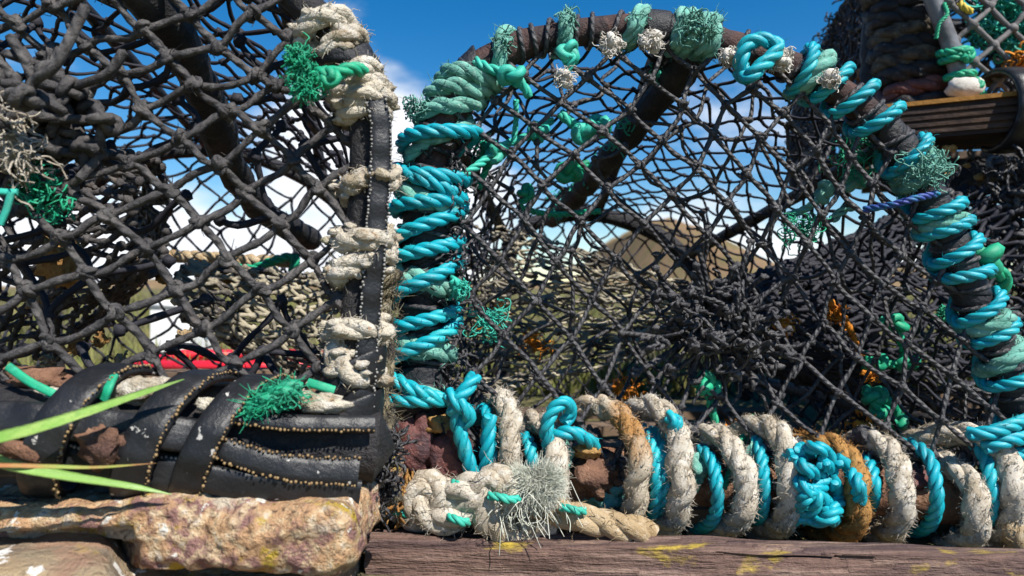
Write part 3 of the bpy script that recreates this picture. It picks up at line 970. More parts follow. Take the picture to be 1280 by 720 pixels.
# thick brace from the front hoop down to the rear hoop
mb = MB()
p = resample(spline(PX([(885, 40, .58), (850, 90, .62), (800, 150, .68), (755, 205, .76), (715, 250, .88), (690, 275, 1.0)]), 10), .006)
mb.tube(p, np.array([np.interp(x[1], [.58, 1.0], [.0145, .012]) * (1 + .3 * nz(x, 45) + .15 * nz(x, 130)) for x in p]), 12)
br = mb.build('brace', M['tarpipe'], mid)
mb = MB()
for k_ in range(9):
    i = int(len(p) * (k_ + .8) / 10)
    mb = MB(); hairball(mb, p[i] + rng.normal(0, .008, 3) + np.array([0, -.016, 0]), .011, 16, .0009, seed=k_); mb.build('green_tuft', M['mint'], br)

# front net, traced knot by knot
mid_nodes = {(0, 0): (760, 237), (1, 0): (805, 280), (2, 0): (850, 327), (0, 1): (801, 206), (1, 1): (841, 247), (1, 2): (870, 210), (2, 1): (882, 296), (2, 2): (909, 253),
    (2, 3): (934, 220), (3, 3): (971, 259), (3, 2): (952, 302), (3, 1): (927, 340), (4, 3): (1010, 303), (4, 2): (989, 349), (4, 4): (1028, 269), (3, 4): (989, 216), (5, 3): (1045, 352),
    (5, 4): (1062, 314), (5, 5): (1084, 274), (4, 5): (1051, 236), (6, 4): (1105, 352), (6, 5): (1126, 320), (3, 5): (1019, 189), (5, 6): (1093, 232), (5, 2): (1028, 402), (6, 2): (1069, 446),
    (5, 1): (1001, 449), (5, 0): (973, 503), (4, 1): (965, 396), (4, 0): (934, 437), (6, 3): (1090, 397), (7, 3): (1135, 430), (7, 4): (1152, 384), (8, 3): (1191, 468), (7, 2): (1129, 482), (6, 1): (1048, 491),
    (7, 1): (1108, 532), (8, 2): (1176, 523), (1, -1): (770, 324), (0, -1): (726, 276), (0, -2): (696, 327), (-1, -1): (679, 229), (-1, -2): (655, 276), (-1, -3): (626, 326), (-1, 0): (717, 195),
    (1, -2): (739, 375), (2, -2): (780, 417), (2, -1): (812, 372), (1, -3): (715, 425), (2, -3): (756, 482), (3, -2): (820, 480), (0, -3): (672, 375), (0, -4): (627, 419), (1, -4): (675, 470),
    (0, 2): (829, 174), (0, 3): (854, 129), (1, 3): (893, 169), (1, 4): (908, 131), (2, 4): (951, 172), (2, 5): (977, 141), (-1, 2): (788, 135), (-1, 3): (814, 99), (0, 4): (869, 88), (1, 5): (940, 112),
    (-1, 1): (752, 165), (-2, 1): (700, 130), (-2, 0): (668, 160), (-2, -1): (640, 195)}
poly_m = [tuple(q[:2]) for q in hoop_ax[0][::4] if q[1] < 600] + [(1300, 600), (540, 600)]


def dm(p):
    r = math.hypot((p[0] - 885) / 150, (p[1] - 400) / 120)
    return D0 - .006 + .060 * math.exp(-r * r)


mb = MB()
traced_net(mb, mid_nodes, range(-9, 13), range(-11, 11), poly_m, dm, .0020, sag=.035, lam=.3, jit=1.2, tail=.25)
mb.build('end_net', M['twine'], mid)
mb = MB()
traced_net(mb, mid_nodes, range(-9, 13), range(-11, 11), poly_m, lambda p: D0 + .012 + .05 * (1 + nz((p[0], p[1], 0), .008)) + .08 * math.exp(-(math.hypot(p[0] - 885, p[1] - 400) / 150) ** 2),
           .0018, sag=.09, lam=6, jit=12, shift=(17, 9), drop=.12, seg=7, fancy=False, tail=.2)
mb.build('inner_net', M['twine'], mid)

# entrance: knotted eye in the middle of the end net and the pale funnel running to it
mb = MB()
eye = P(888, 402, .615)
for k_ in range(64):
    a = k_ / 64 * 2 * PI + rng.normal(0, .1)
    st = eye + np.array([math.cos(a) * .010, rng.normal(0, .008), math.sin(a) * .010])
    l = rng.uniform(.02, .085)
    en = eye + np.array([math.cos(a) * l, -.012 * rng.random() - .018, math.sin(a) * l])
    strand(mb, st, en, .0021, .08)
    mb.blob(en, .0030, (1.3, .8, .9), amp=.6, seed=k_)
for k_ in range(60):
    c = eye + rng.normal(0, 1, 3) * np.array([.026, .012, .021]) + np.array([0, -.03, 0])
    trefoil(mb, c, .006, .0019, k_)
    d = rng.normal(0, 1, 3); d[1] -= .5; d /= np.linalg.norm(d)
    mb.tube(spline([c, c + d * .008, c + d * .016 + rng.normal(0, .004, 3), c + d * .022 + rng.normal(0, .006, 3)], 3), .0015, 5)
mb.build('entrance_eye', M['twine'], mid)
mb = MB()
cone_net(mb, P(1180, 395, .85), np.array([0, .16, .02]), np.array([0, 0, .17]), P(915, 402, .72), np.array([0, .03, 0]), np.array([0, 0, .04]), 60, 20, .0022, sag=.08, jit=.4, pw=.7, drop=.05)
mb.build('entrance_funnel', M['twine_fine'], mid)

# slack pale netting gathered across the pot towards the eye
mb = MB(); g = np.random.default_rng(21)
rows = []
for k_ in range(64):
    y0 = 280 + 215 * (k_ / 63) ** 1.1 + g.normal(0, 3); dd = .70 + .28 * (1 - k_ / 63) + g.normal(0, .012)
    pts = []
    for q in range(15):
        t = q / 14
        x = 555 + 330 * t + g.normal(0, 4)
        y = y0 + (400 - y0) * (t ** 1.6) * (.72 if y0 < 400 else .9) + g.normal(0, 3.2)
        pts.append(P(x, y, dd + (.72 - dd) * t + g.normal(0, .008)))
    rows.append(pts)
for k_ in range(63):
    A_, B_ = rows[k_], rows[k_ + 1]
    for q in range(14):
        lo_, hi_ = (A_, B_) if (q + k_) % 2 else (B_, A_)
        if g.random() > .08: strand(mb, lo_[q], hi_[q + 1], .0017, .10, n=5, seg=5)
        if q % 2: mb.blob(hi_[q + 1], .0032, amp=.4, seed=q + k_, nu=7, nv=5)
mb.build('entrance_funnel', M['twine_tan'], mid)

# bottom rail
rail_ax = axis([(500, 606, .585), (640, 600, .588), (800, 596, .59), (950, 600, .59), (1100, 610, .585), (1200, 620, .58), (1330, 632, .575)])
mb = MB(); p = resample(rail_ax[1], .008); mb.tube(p, np.array([.024 * (1 + .18 * nz(x, 30) + .1 * nz(x, 90)) for x in p]), 14)
rail = mb.build('base_rail', M['bark'], mid)
mb = MB()
for px in range(520, 1300, 24):
    q = P(px + rng.normal(0, 6), 560 + rng.normal(0, 14) + (px - 520) * .02, .575)
    trefoil(mb, q, .008, .0028, px)
    mb.blob(q, .008, amp=.4, seed=px)
    strand(mb, q, q + rng.normal(0, .008, 3), .0024, .1)
mb.build('net_hem', M['twine'], mid)
for (px, py, d, r_, m_, sq) in ((742, 595, .565, .017, 'bark', (1.2, .8, 1)), (760, 622, .57, .014, 'pale_teal', (1.3, .8, .9)), (700, 572, .565, .013, 'pale_teal', (.8, .7, 1.2)), (735, 562, .56, .009, 'weed', (1.2, .7, .8)),
                             (868, 588, .565, .013, 'pale_teal', (.8, .7, 1)), (938, 588, .565, .013, 'pale_teal', (.7, .7, 1.2)), (560, 582, .55, .020, 'crab', (1, .5, 1.2)), (520, 555, .548, .017, 'crab', (.9, .5, 1.3)), (545, 530, .548, .010, 'weed', (1, .6, .8)),
                             (1140, 600, .565, .013, 'crab', (1.2, .7, .7)), (1238, 600, .56, .008, 'weed', (1, .7, .7)), (575, 575, .55, .008, 'bark', (.5, .5, 2.2))):
    mb = MB(); mb.blob(P(px, py, d), r_, sq, .6, px * .13, 22, 16); mb.build('wedged_scrap', M[m_], mid)

# white and rust stained rope loops round the bottom rail
def loop_path(x, y, w_, h_, dd=0.0):
    """one turn of rope over the front of the bottom rail, from behind its top edge to under it"""
    T_ = [(-.12, .12, .622), (0, .01, .600), (.50, -.03, .572), (.88, .17, .550), (1.0, .48, .538), (1.0, .75, .541), (.84, .95, .556), (.52, 1.03, .580), (.2, 1.02, .60)]
    return spline(PX([(x + a * w_, y + b * h_, d + dd) for a, b, d in T_]), 8)


loops = [(620, 500, 18, 112, .0100, 'manila'), (652, 532, 46, 104, .0108, 'manila'), (718, 512, 80, 142, .0106, 'manila_mid'), (784, 514, 68, 142, .0112, 'manila'),
         (856, 545, 72, 118, .0106, 'manila'), (926, 536, 62, 126, .0112, 'manila'), (990, 555, 82, 112, .0106, 'manila_rust'), (1056, 556, 70, 112, .0106, 'manila'),
         (1128, 580, 90, 104, .0106, 'manila'), (1146, 546, 124, 132, .0112, 'manila'), (1205, 640, 66, 52, .0098, 'manila_tan')]
labs = {'manila_rust': 'orange rust stained rope loop', 'manila_mid': 'white rope loop with a rust brown lower end', 'manila_tan': 'low tan rope loop at the beam end'}
for n_, (x, y, w_, h_, R, m_) in enumerate(loops):
    mb = MB()
    p = loop_path(x, y, w_, h_)
    rope3(mb, p, R * .92, 6.4, 10, fuzz=6500, fl=.0042, seed=n_ * 3.1 + 1, rough=.4, phase=n_)
    o = mb.build('rope_loop', M[m_], mid)
    if m_ in labs: o['label'] = labs[m_]

# turquoise lashing along the bottom
mb = MB()
for (x, y, w_, h_) in ((600, 515, 14, 96), (640, 545, 24, 50), (788, 540, 32, 108), (806, 544, 24, 100), (850, 562, 46, 96), (934, 552, 20, 96), (1066, 574, 26, 60), (1110, 558, 60, 104), (1178, 552, 60, 112)):
    mb = MB(); rope3(mb, loop_path(x, y, w_, h_, .006), .0056, 6, 8, seed=x); mb.build('turquoise_lashing', M['turq'], mid)
for pts in ([(690, 570, .55), (683, 540, .54), (690, 515, .538), (705, 503, .54), (714, 515, .55), (705, 528, .55)], [(690, 545, .55), (715, 541, .545), (745, 556, .56)],
            [(1210, 542, .545), (1240, 540, .54), (1275, 528, .545), (1310, 515, .56)], [(1230, 560, .545), (1262, 550, .54), (1300, 545, .55)], [(1255, 570, .55), (1290, 566, .545)],
            [(835, 520, .55), (845, 527, .545), (838, 545, .55)]):
    mb = MB(); rope3(mb, spline(PX(pts), 10), .0058, 6, 8, seed=3); mb.build('turquoise_lashing', M['turq'], mid)
# knot between the loops
mb = MB()
kc = P(1018, 592, .532)
for pts in ([(985, 570), (1000, 562), (1022, 560), (1036, 572), (1030, 590), (1010, 588), (1000, 575), (1012, 566)], [(1000, 560), (992, 585), (1005, 610), (1030, 625), (1042, 650), (1036, 640)], [(1040, 600), (1048, 620), (1040, 645), (1018, 650), (998, 640), (1006, 622), (1026, 608), (1040, 590), (1028, 578)],
            [(1046, 575), (1062, 585), (1072, 605), (1074, 625)], [(990, 568), (1003, 600), (1020, 620), (1012, 640), (990, 650)]):
    n_ = len(pts)
    rope3(mb, spline(np.array([P(x, y, .535 + .012 * math.sin(i * 2.1)) for i, (x, y) in enumerate(pts)]), 10), .0058, 6, 8, seed=1)
mb.build('turquoise_knot', M['turq'], mid)

# turquoise lashing up the left leg
ROUT = .0272
mb = MB()
turns = [((508, 186), (580, 164)), ((496, 222), (576, 226)), ((496, 210), (580, 252)), ((497, 264), (572, 248)), ((492, 312), (576, 262)), ((490, 330), (572, 304)), ((487, 384), (582, 326)), ((486, 416), (576, 386)), ((485, 458), (582, 400)), ((486, 456), (575, 508)), ((488, 490), (582, 496))]
rope3(mb, wrap(hoop_ax, .0285, turns, .6), .0060, 6, 8, seed=2); mb.build('turquoise_lashing', M['turq'], mid)
for pts in ([(594, 470, .535), (582, 488, .528), (570, 502, .526), (566, 515, .53)], [(560, 492, .53), (575, 505, .524), (586, 520, .528), (582, 528, .534)], [(568, 503, .53), (572, 530, .532), (580, 560, .535), (590, 590, .54), (598, 606, .55)], [(612, 520, .54), (609, 560, .54), (606, 600, .545)]):
    mb = MB(); rope3(mb, spline(PX(pts), 10), .0062, 6, 8, seed=4); mb.build('turquoise_lashing', M['turq'], mid)

# turquoise lashing down the right leg
mb = MB()
turns = [((985, 128), (1002, 80)), ((1008, 135), (1050, 106)), ((1030, 156), (1078, 126)), ((1072, 164), (1108, 152)), ((1100, 225), (1132, 186)), ((1140, 276), (1182, 262)), ((1146, 298), (1196, 280)), ((1155, 336), (1206, 300)), ((1158, 354), (1222, 342)), ((1180, 416), (1240, 368)), ((1190, 440), (1252, 404)), ((1208, 492), (1278, 462)), ((1222, 548), (1290, 512))]
rope3(mb, wrap(hoop_ax, .0195, turns, .5), .0052, 6, 8, seed=7); mb.build('turquoise_lashing', M['turq'], mid); mb = MB()
rope3(mb, spline(PX([(930, 96, .545), (926, 75, .54), (935, 54, .538), (955, 50, .538), (972, 58, .54), (966, 70, .536), (950, 84, .533), (936, 96, .535), (925, 92, .55)]), 10), .0062, 6, 8, seed=6)
mb.build('turquoise_lashing', M['turq'], mid)
mb = MB(); rope3(mb, spline(PX([(1080, 262, .56), (1115, 256, .545), (1145, 248, .54), (1172, 242, .545)]), 10), .0030, 6, 6)
mb.build('blue_cord', mat('violet_blue_cord', (.035, .06, .26), .5, [(60, (.0, .22, .3), .5, .7)], [(1500, .0003)]), mid)


# older faded green rope
def faded(turns, R, r, seed, tuft=None, m='pale_teal'):
    mb = MB()
    rope3(mb, wrap(hoop_ax, R, turns, .4), r, 7, 9, fuzz=900, fl=.007, seed=seed, rough=.35)
    if tuft:
        for (x, y, d, rd, n_) in tuft: hairball(mb, P(x, y, d), rd, n_, .0006, seed=int(x))
    return mb.build('faded_rope_wrap', M[m], mid)


faded([((500, 205), (556, 150))], .0200, .0060, 1)
faded([((518, 152), (574, 116))], .0190, .0066, 21, [(518, 136, .552, .010, 70)])
faded([((497, 238), (560, 268))], .0225, .0092, 2)
faded([((494, 335), (555, 366))], .0225, .0092, 3)
faded([((495, 418), (560, 444))], .0225, .0092, 4)
faded([((492, 470), (560, 494))], .0215, .007, 5)
faded([((618, 95), (640, 50))], .0150, .0062, 6, [(630, 52, .552, .009, 40)])
faded([((697, 60), (712, 28)), ((704, 62), (718, 30))],   .0140, .0050, 7, [(710, 24, .555, .010, 30)])
faded([((778, 55), (800, 24)), ((788, 58), (808, 28))],   .0140, .0050, 8, [(798, 24, .555, .008, 24)])
faded([((842, 56), (850, 26)), ((856, 60), (866, 28)), ((872, 64), (882, 30)), ((884, 66), (890, 34))], .0150, .0064, 9, [(862, 34, .55, .014, 60), (884, 32, .55, .011, 50)])
faded([((572, 118), (604, 92)), ((560, 134), (590, 104))], .0185, .007, 10)
faded([((995, 110), (1030, 88))], .0165, .008, 11)
faded([((1125, 225), (1160, 195)), ((1132, 235), (1166, 208))], .0165, .0062, 12, [(1155, 212, .55, .018, 90), (1168, 206, .56, .011, 60)])
faded([((1196, 420), (1246, 398))], .0165, .007, 13)
faded([((1212, 470), (1258, 432))], .0165, .007, 14)
faded([((1150, 285), (1190, 280))], .0165, .006, 15)

# white twine knots at the top and odd ends of green twine
for (x, y, s) in ((765, 55, 1.1), (815, 52, 1.1), (706, 98, 1.0), (911, 70, .9), (978, 76, 1.1), (1038, 98, .9)):
    mb = MB(); c = P(x, y, .545)
    trefoil(mb, c, .0062 * s, .0030 * s, x, 7); mb.blob(c, .0042 * s, amp=.4, seed=x, nu=14, nv=10); hairball(mb, c, .0085 * s, 90, .0004, seed=x)
    mb.build('white_twine_knot', M['white_twine'], mid)


def twine_path(mb, pts, r=.0026, knots=()):
    rope3(mb, spline(PX(pts), 10), r, 6, 5)
    for (x, y, d) in knots: trefoil(mb, P(x, y, d), r * 2.2, r, x)


for pts, r_, kn, m_ in (
    ([(712, 62, .55), (706, 75, .548), (716, 70, .545), (710, 88, .55)], .0036, [(711, 66, .548)], 'mint'),
    ([(594, 76, .555), (612, 86, .55), (640, 92, .55), (652, 105, .555), (662, 120, .56)], .0042, [(640, 95, .55)], 'mint'),
    ([(645, 125, .57), (645, 150, .575), (642, 178, .58)], .0026, [], 'mint'),
    ([(575, 222, .56), (600, 205, .57), (630, 182, .585), (665, 168, .60), (690, 150, .61)], .0038, [(620, 190, .58), (672, 165, .6)], 'mint'),
    ([(700, 142, .60), (722, 158, .60), (742, 162, .6), (760, 152, .61)], .0046, [(730, 165, .6), (748, 158, .6)], 'mint'),
    ([(598, 235, .60), (612, 205, .6), (632, 190, .6)], .0034, [(610, 188, .6)], 'green'),
    ([(700, 212, .66), (716, 215, .66), (735, 205, .67)], .005, [(712, 214, .66)], 'green'),
    ([(655, 232, .66), (662, 245, .66), (650, 258, .66), (690, 268, .68), (750, 264, .7)], .0032, [(658, 240, .66)], 'green'),
    ([(868, 475, .60), (880, 482, .597), (886, 495, .597), (892, 520, .6), (902, 545, .6)], .0040, [(878, 478, .597), (884, 484, .597)], 'green'),
    ([(985, 270, .63), (1005, 262, .63), (1030, 246, .63), (1060, 228, .63), (1075, 224, .62)], .004, [(1030, 240, .63), (1068, 226, .62)], 'pale_teal'),
    ([(1040, 275, .63), (1055, 262, .63), (1068, 258, .63)], .0045, [], 'pale_teal'),
    ([(1100, 400, .67), (1118, 410, .67), (1130, 450, .68), (1090, 455, .68), (1080, 440, .68)], .0045, [(1118, 405, .67), (1092, 452, .68), (1135, 452, .68)], 'green'),
    ([(1080, 490, .66), (1098, 498, .66), (1105, 510, .66), (1118, 500, .66), (1125, 535, .66)], .0045, [(1092, 494, .66), (1100, 508, .66), (1120, 530, .66)], 'green'),
    ([(1210, 320, .58), (1235, 322, .575), (1240, 335, .575), (1222, 338, .57), (1255, 345, .58), (1245, 375, .6)], .0062, [(1228, 325, .572)], 'green'),
    ([(572, 355, .535), (566, 350, .534), (572, 372, .54)], .004, [], 'mint'),
    ([(905, 610, .55), (925, 555, .58), (940, 520, .6)], .0028, [], 'green'),
):
    mb = MB(); twine_path(mb, pts, r_, kn); mb.build('green_twine', M[m_], mid)
for (x, y, d, rd, m_) in ((1002, 288, .60, .016, 'green'), (575, 362, .54, .008, 'mint'), (1180, 392, .62, .007, 'green'), (1075, 195, .60, .022, 'green'), (612, 400, .60, .018, 'mint'), (608, 190, .6, .012, 'green')):
    mb = MB(); hairball(mb, P(x, y, d), rd, 70, .0006, 1.6, seed=int(x)); mb.build('green_tuft', M[m_], mid)
for (pts, r_) in (([(1038, 375, .68), (1046, 392, .68), (1060, 405, .68), (1070, 430, .68), (1080, 445, .68)], .006), ([(968, 405, .66), (980, 408, .66), (990, 412, .66)], .006), ([(1068, 530, .64), (1080, 535, .64), (1092, 540, .64)], .0075),
                  ([(905, 535, .66), (915, 545, .66), (905, 560, .66)], .007), ([(770, 480, .72), (785, 495, .72), (770, 505, .72), (795, 488, .72)], .011), ([(1078, 465, .67), (1090, 468, .67)], .005), ([(660, 420, .72), (668, 430, .72)], .009), ([(612, 388, .7), (618, 394, .7)], .009)):
    mb = MB(); rope3(mb, spline(PX(pts), 8), r_ * .6, 5, 7, rough=.5, seed=1); hairball(mb, P(*pts[1]), r_ * 1.8, 30, .0008, seed=int(pts[0][0])); mb.build('orange_scrap', M['orange'], mid)
# frayed black twine ends on the left leg
mb = MB()
for k_ in range(90):
    y = rng.uniform(170, 520); c = P(560 + rng.normal(0, 14), y, D0 - .012)
    hairball(mb, c, .012, 3, .0011, seed=k_)
mb.build('frayed_twine', M['twine'], mid)

# big knotted end of white rope at the bottom left corner
mb = MB()
dk = .535
rope3(mb, spline(PX([(484, 600, .56), (492, 628, .548), (520, 645, .54), (548, 640, .532), (556, 618, .526), (535, 606, .53), (522, 622, .53), (540, 648, .528), (572, 645, .522), (592, 628, .52), (610, 618, .522), (622, 628, .526)]), 10), .0125, 6, 9, fuzz=2200, fl=.008, seed=4, rough=.35)
rope3(mb, spline(PX([(560, 620, .53), (585, 612, .518), (604, 622, .514), (612, 648, .52), (632, 668, .525), (660, 668, .53), (690, 650, .532)]), 10), .0125, 6, 9, fuzz=2200, fl=.008, seed=8, rough=.35)
rope3(mb, spline(PX([(604, 640, .525), (600, 612, .515), (616, 598, .514), (634, 606, .514), (640, 628, .518)]), 10), .0115, 6, 9, fuzz=1800, fl=.008, seed=9, rough=.3)
kn = mb.build('rope_knot', M['manila'], mid)
mb = MB(); g = np.random.default_rng(12)
c0 = P(668, 604, .515)
mb.blob(c0, .0085, (1.4, .7, 1), .5, 3, 24, 16)
clump = g.normal(0, 1, (90, 3)) * np.array([.75, .4, .6]) + np.array([.45, -.35, -.1])
for k_ in range(9000):
    q_ = clump[g.integers(0, 90)]; d_ = q_ / np.linalg.norm(q_) + g.normal(0, .16, 3); d_ /= np.linalg.norm(d_)
    st = c0 + q_ / np.linalg.norm(q_) * np.array([.0095, .005, .0070]) * g.uniform(.3, 1) + g.normal(0, .0015, 3); l = g.uniform(.003, .0125)
    m_ = st + d_ * l * .5 + g.normal(0, .0022, 3); e_ = m_ + d_ * l * .45 + g.normal(0, .0035, 3)
    mb.tube(spline([st, m_, e_], 2), [.00024, .00023, .00022, .0002, .00014], 3)
for k_ in range(90):
    st = P(655 + g.normal(0, 22), 622 + g.normal(0, 7), .508); l = g.uniform(.008, .026)
    e_ = st + np.array([g.normal(.002, .010), g.normal(0, .006), -l])
    mb.tube(spline([st, (st + e_) / 2 + g.normal(0, .005, 3), e_], 4), [.0004] * 8 + [.00025], 3)
mb.build('frayed_end', M['fibre'], kn)
mb = MB()
rope3(mb, spline(PX([(660, 628, .53), (700, 640, .522), (745, 650, .52), (790, 662, .522), (812, 668, .53)]), 10), .0115, 6, 9, fuzz=1800, fl=.007, seed=11, rough=.3)
mb.build('rope_tail', M['manila_tan'], mid)
for (x, y, d, sx_) in ((572, 652, .506, 1), (576, 608, .516, .8), (630, 623, .498, 1.6), (716, 638, .505, 1.3), (502, 642, .528, .9)):
    mb = MB(); c = P(x, y, d); rope3(mb, spline([c + np.array([-.007 * sx_, .005, .001]), c + np.array([-.002, -.0005, .0015]), c + np.array([.003, -.001, -.0005]), c + np.array([.007 * sx_, .004, -.002])], 6), .0034, 6, 6, rough=.4); mb.build('green_twine_end', M['mint'], kn)
mb = MB(); hairball(mb, P(502, 622, .535), .018, 60, .0013, seed=5); mb.build('rust_fibre', M['manila_rust'], kn)

# ================================================================== LEFT LOBSTER POT
DL = .43
yawL = math.radians(9)
lfr = Frame((P(452, 600, DL)[0] - .012, DL, .083), yawL)


def dl(p):
    """depth of the left pot's end face under a pixel"""
    k = (p[0] - 640) / F
    t = lfr.t; o = lfr.O
    # o + t*u = (k*d, d)
    u = (k * o[1] - o[0]) / (t[0] - k * t[1])
    return o[1] + t[1] * u


left = empty('lobster_pot', (float(P(150, 600, .4)[0]), .40, .083))
tag(left, 'large black lobster pot with rubber straps and crusted rope standing on the tan slab', 'lobster pot', 'lobster pots')
legL_px = [(262, -90), (318, -48), (366, -8), (404, 32), (438, 82), (456, 145), (460, 200), (455, 280), (450, 350), (445, 430), (440, 500), (436, 565), (434, 615)]


def uv_of(p):
    q = P(p[0], p[1], dl(p)) - lfr.O
    return np.array([q.dot(lfr.t), q[2]])


right_half = [uv_of(p) for p in legL_px][::-1]           # from foot to near the top
UC = -.235
prL = [(2 * UC - u, v) for u, v in right_half] 
top_v = right_half[-1][1]
prL = prL + [(UC - .07, top_v + .035), (UC, top_v + .042), (UC + .07, top_v + .035)] + right_half[::-1]
prof_l = arc_profile([(u, max(v, 0)) for u, v in prL])
ss = np.linspace(0, 1, 160)
hl = np.array([lfr(prof_l(s)[0], 0, prof_l(s)[1]) for s in ss]); hl = resample(hl, .006)
mb = MB(); mb.tube(hl, np.array([.0108 * (1 + .12 * nz(p, 50) + .08 * nz(p, 150)) for p in hl]), 14)
fl = mb.build('front_hoop', M['tarpipe'], left)
legL = axis([(x, y, dl((x, y))) for x, y in legL_px])
body_parts(left, lfr, prof_l, .58, .82, M['tarpipe'], .0095, M['twine_fine'], 56, 26, .0019, .022, rails=(.04, .3, .5, .7, .96))
mb = MB()
p = resample(spline(PX([(140, -60, .40), (185, 0, .42), (215, 40, .45), (245, 95, .50), (268, 150, .55), (290, 210, .62), (330, 265, .72), (390, 300, .85)]), 10), .006)
mb.tube(p, np.array([.0135 * (1 + .25 * nz(x, 40) + .12 * nz(x, 120)) for x in p]), 12); mb.build('brace', M['tarpipe'], left)

left_nodes = {(0, 0): (221, 361), (-1, 0): (184, 312), (-2, 0): (137, 267), (-3, 0): (86, 234), (1, 0): (259, 410), (2, 0): (296, 455), (0, 1): (285, 322), (0, 2): (351, 277), (0, 3): (399, 236), (-1, 1): (249, 277), (-2, 1): (210, 239),
    (-1, 2): (307, 241), (-2, 2): (276, 206), (1, 1): (328, 363), (1, 2): (390, 326), (2, 1): (367, 412), (2, 2): (424, 376), (0, -1): (142, 391), (-1, -1): (111, 341), (-2, -1): (81, 297), (1, -1): (189, 440), (0, -2): (62, 425), (-1, -2): (34, 365),
    (-2, 3): (327, 164), (-1, 3): (366, 197), (-3, 1): (160, 205), (-3, 2): (228, 172), (-3, 3): (287, 137), (-4, 3): (240, 105), (-4, 4): (318, 96), (-5, 4): (272, 60), (-5, 3): (210, 72), (-4, 2): (180, 140), (-4, 5): (362, 50), (-4, 1): (112, 178), (-5, 2): (150, 95), (-6, 3): (180, 35), (-6, 2): (107, 60), (-6, 4): (237, 20),
    (-5, 1): (90, 125), (-6, 1): (60, 70), (-3, -1): (30, 262), (-4, 0): (45, 205), (-5, 0): (35, 150), (-7, 2): (67, 8), (-6, 0): (10, 110), (-2, 4): (378, 120), (-5, 5): (320, 20)}
poly_l = [tuple(q[:2]) for q in legL[0][::3]] + [(434, 520), (-200, 500), (-400, 200), (-300, -200), (100, -260), (280, -130)]


def dln(p):
    r = math.hypot((p[0] - 30) / 130, (p[1] - 140) / 100)
    return dl(p) - .004 + .035 * math.exp(-r * r)


mb = MB(); traced_net(mb, left_nodes, range(-10, 6), range(-7, 9), poly_l, dln, .0024, sag=.06, lam=.6, jit=1.5, seg=9, tail=.1)
mb.build('end_net', M['twine_thick'], left)
mb = MB()
traced_net(mb, left_nodes, range(-10, 6), range(-7, 9), poly_l, lambda p: dl(p) + .05 + .05 * nz((p[0], p[1], 0), .008) + .05 * math.exp(-(math.hypot(p[0] - 30, p[1] - 140) / 130) ** 2), .0024, sag=.08, lam=20, jit=14, shift=(-8, -35), drop=.6, fancy=False)
mb.build('inner_net', M['twine_fine'], left)
# knotted eye at the left and its tassel of old fibres
mb = MB(); eyeL = P(32, 150, .41)
for k_ in range(46):
    c = eyeL + rng.normal(0, 1, 3) * np.array([.020, .010, .014])
    trefoil(mb, c, .0085, .0032, k_)
    d = rng.normal(0, 1, 3); d[1] *= .4; d /= np.linalg.norm(d)
    mb.tube(spline([c, c + d * .012, c + d * .026 + rng.normal(0, .005, 3), c + d * rng.uniform(.03, .055) + rng.normal(0, .006, 3)], 4), .0030, 6)
mb.build('entrance_eye', M['twine_thick'], left)
mb = MB()
hairball(mb, P(12, 165, .385), .016, 60, .0006, seed=4); hairball(mb, P(20, 195, .385), .013, 70, .0006, seed=5, out=(0, 0, -1)); mb.blob(P(14, 175, .392), .009, (1, .6, 1.5), .6, 2, 14, 10)
mb.build('pale_fibre_tuft', M['manila'], left)
# dark funnel inside and a pale one behind it
mb = MB()
cone_net(mb, P(60, 300, .70), np.array([.03, .12, 0]), np.array([0, 0, .12]), P(190, 270, .60), np.array([.0, .03, .0]), np.array([0, 0, .05]), 30, 12, .0026, sag=.07, jit=.3, pw=.7)
mb.build('entrance_funnel', M['twine_thick'], left)
mb = MB()
cone_net(mb, P(440, 425, .80), np.array([0, .10, .02]), np.array([0, 0, .075]), P(240, 365, .66), np.array([0, .03, 0]), np.array([0, 0, .028]), 26, 11, .0022, sag=.06, jit=.35, pw=.8, drop=.1)
mb.build('entrance_funnel', M['twine_tan'], left)
# tan rope rail inside the pot
mb = MB(); rope3(mb, spline(PX([(190, 318, .9), (250, 322, .88), (310, 326, .86), (372, 326, .84)]), 8), .0085, 6, 7, rough=.3); ir = mb.build('inner_rope', M['manila_tan'], left)
mb = MB()
for pts in ([(285, 333, .82), (315, 336, .82), (345, 325, .82), (368, 322, .82), (366, 340, .82)],): rope3(mb, spline(PX(pts), 8), .006, 6, 6)
mb.build('green_twine', M['green'], left)
mb = MB(); mb.blob(P(78, 330, .52), .017, (1, .7, .9), .7, 3, 18, 12); mb.blob(P(92, 338, .52), .010, (1, .7, 1.2), .7, 5, 14, 10); mb.blob(P(62, 313, .5), .008, (.8, .7, 1.2), .6, 8, 12, 8); mb.build('dried_weed', M['weed'], left)
for (x, y, d, r_) in ((95, 432, .6, .010), (125, 425, .62, .008), (60, 455, .55, .009), (170, 330, .6, .007), (205, 345, .62, .008), (230, 420, .6, .006), (285, 345, .7, .010), (40, 372, .5, .007), (150, 452, .6, .008)):
    mb = MB(); hairball(mb, P(x, y, d), r_, 14, .0012, 1.2, seed=x); mb.blob(P(x, y, d), r_ * .6, (1, .7, 1.3), .7, x, 14, 9); mb.build('dried_weed', M['weed' if x % 2 else 'manila_tan'], left)
mb = MB()
for (x, y, rd) in ((45, 228, .012), (58, 248, .014), (52, 240, .012)): mb = MB(); hairball(mb, P(x, y, .41), rd, 60, .0006, 1.5, seed=x); mb.build('green_tuft', M['green'], left)
mb = MB()
mb.ribbon(spline(PX([(-10, 238, .375), (8, 240, .375), (22, 240, .376)]), 6), np.tile([0, -1, .3], (13, 1)), .0035, .002)
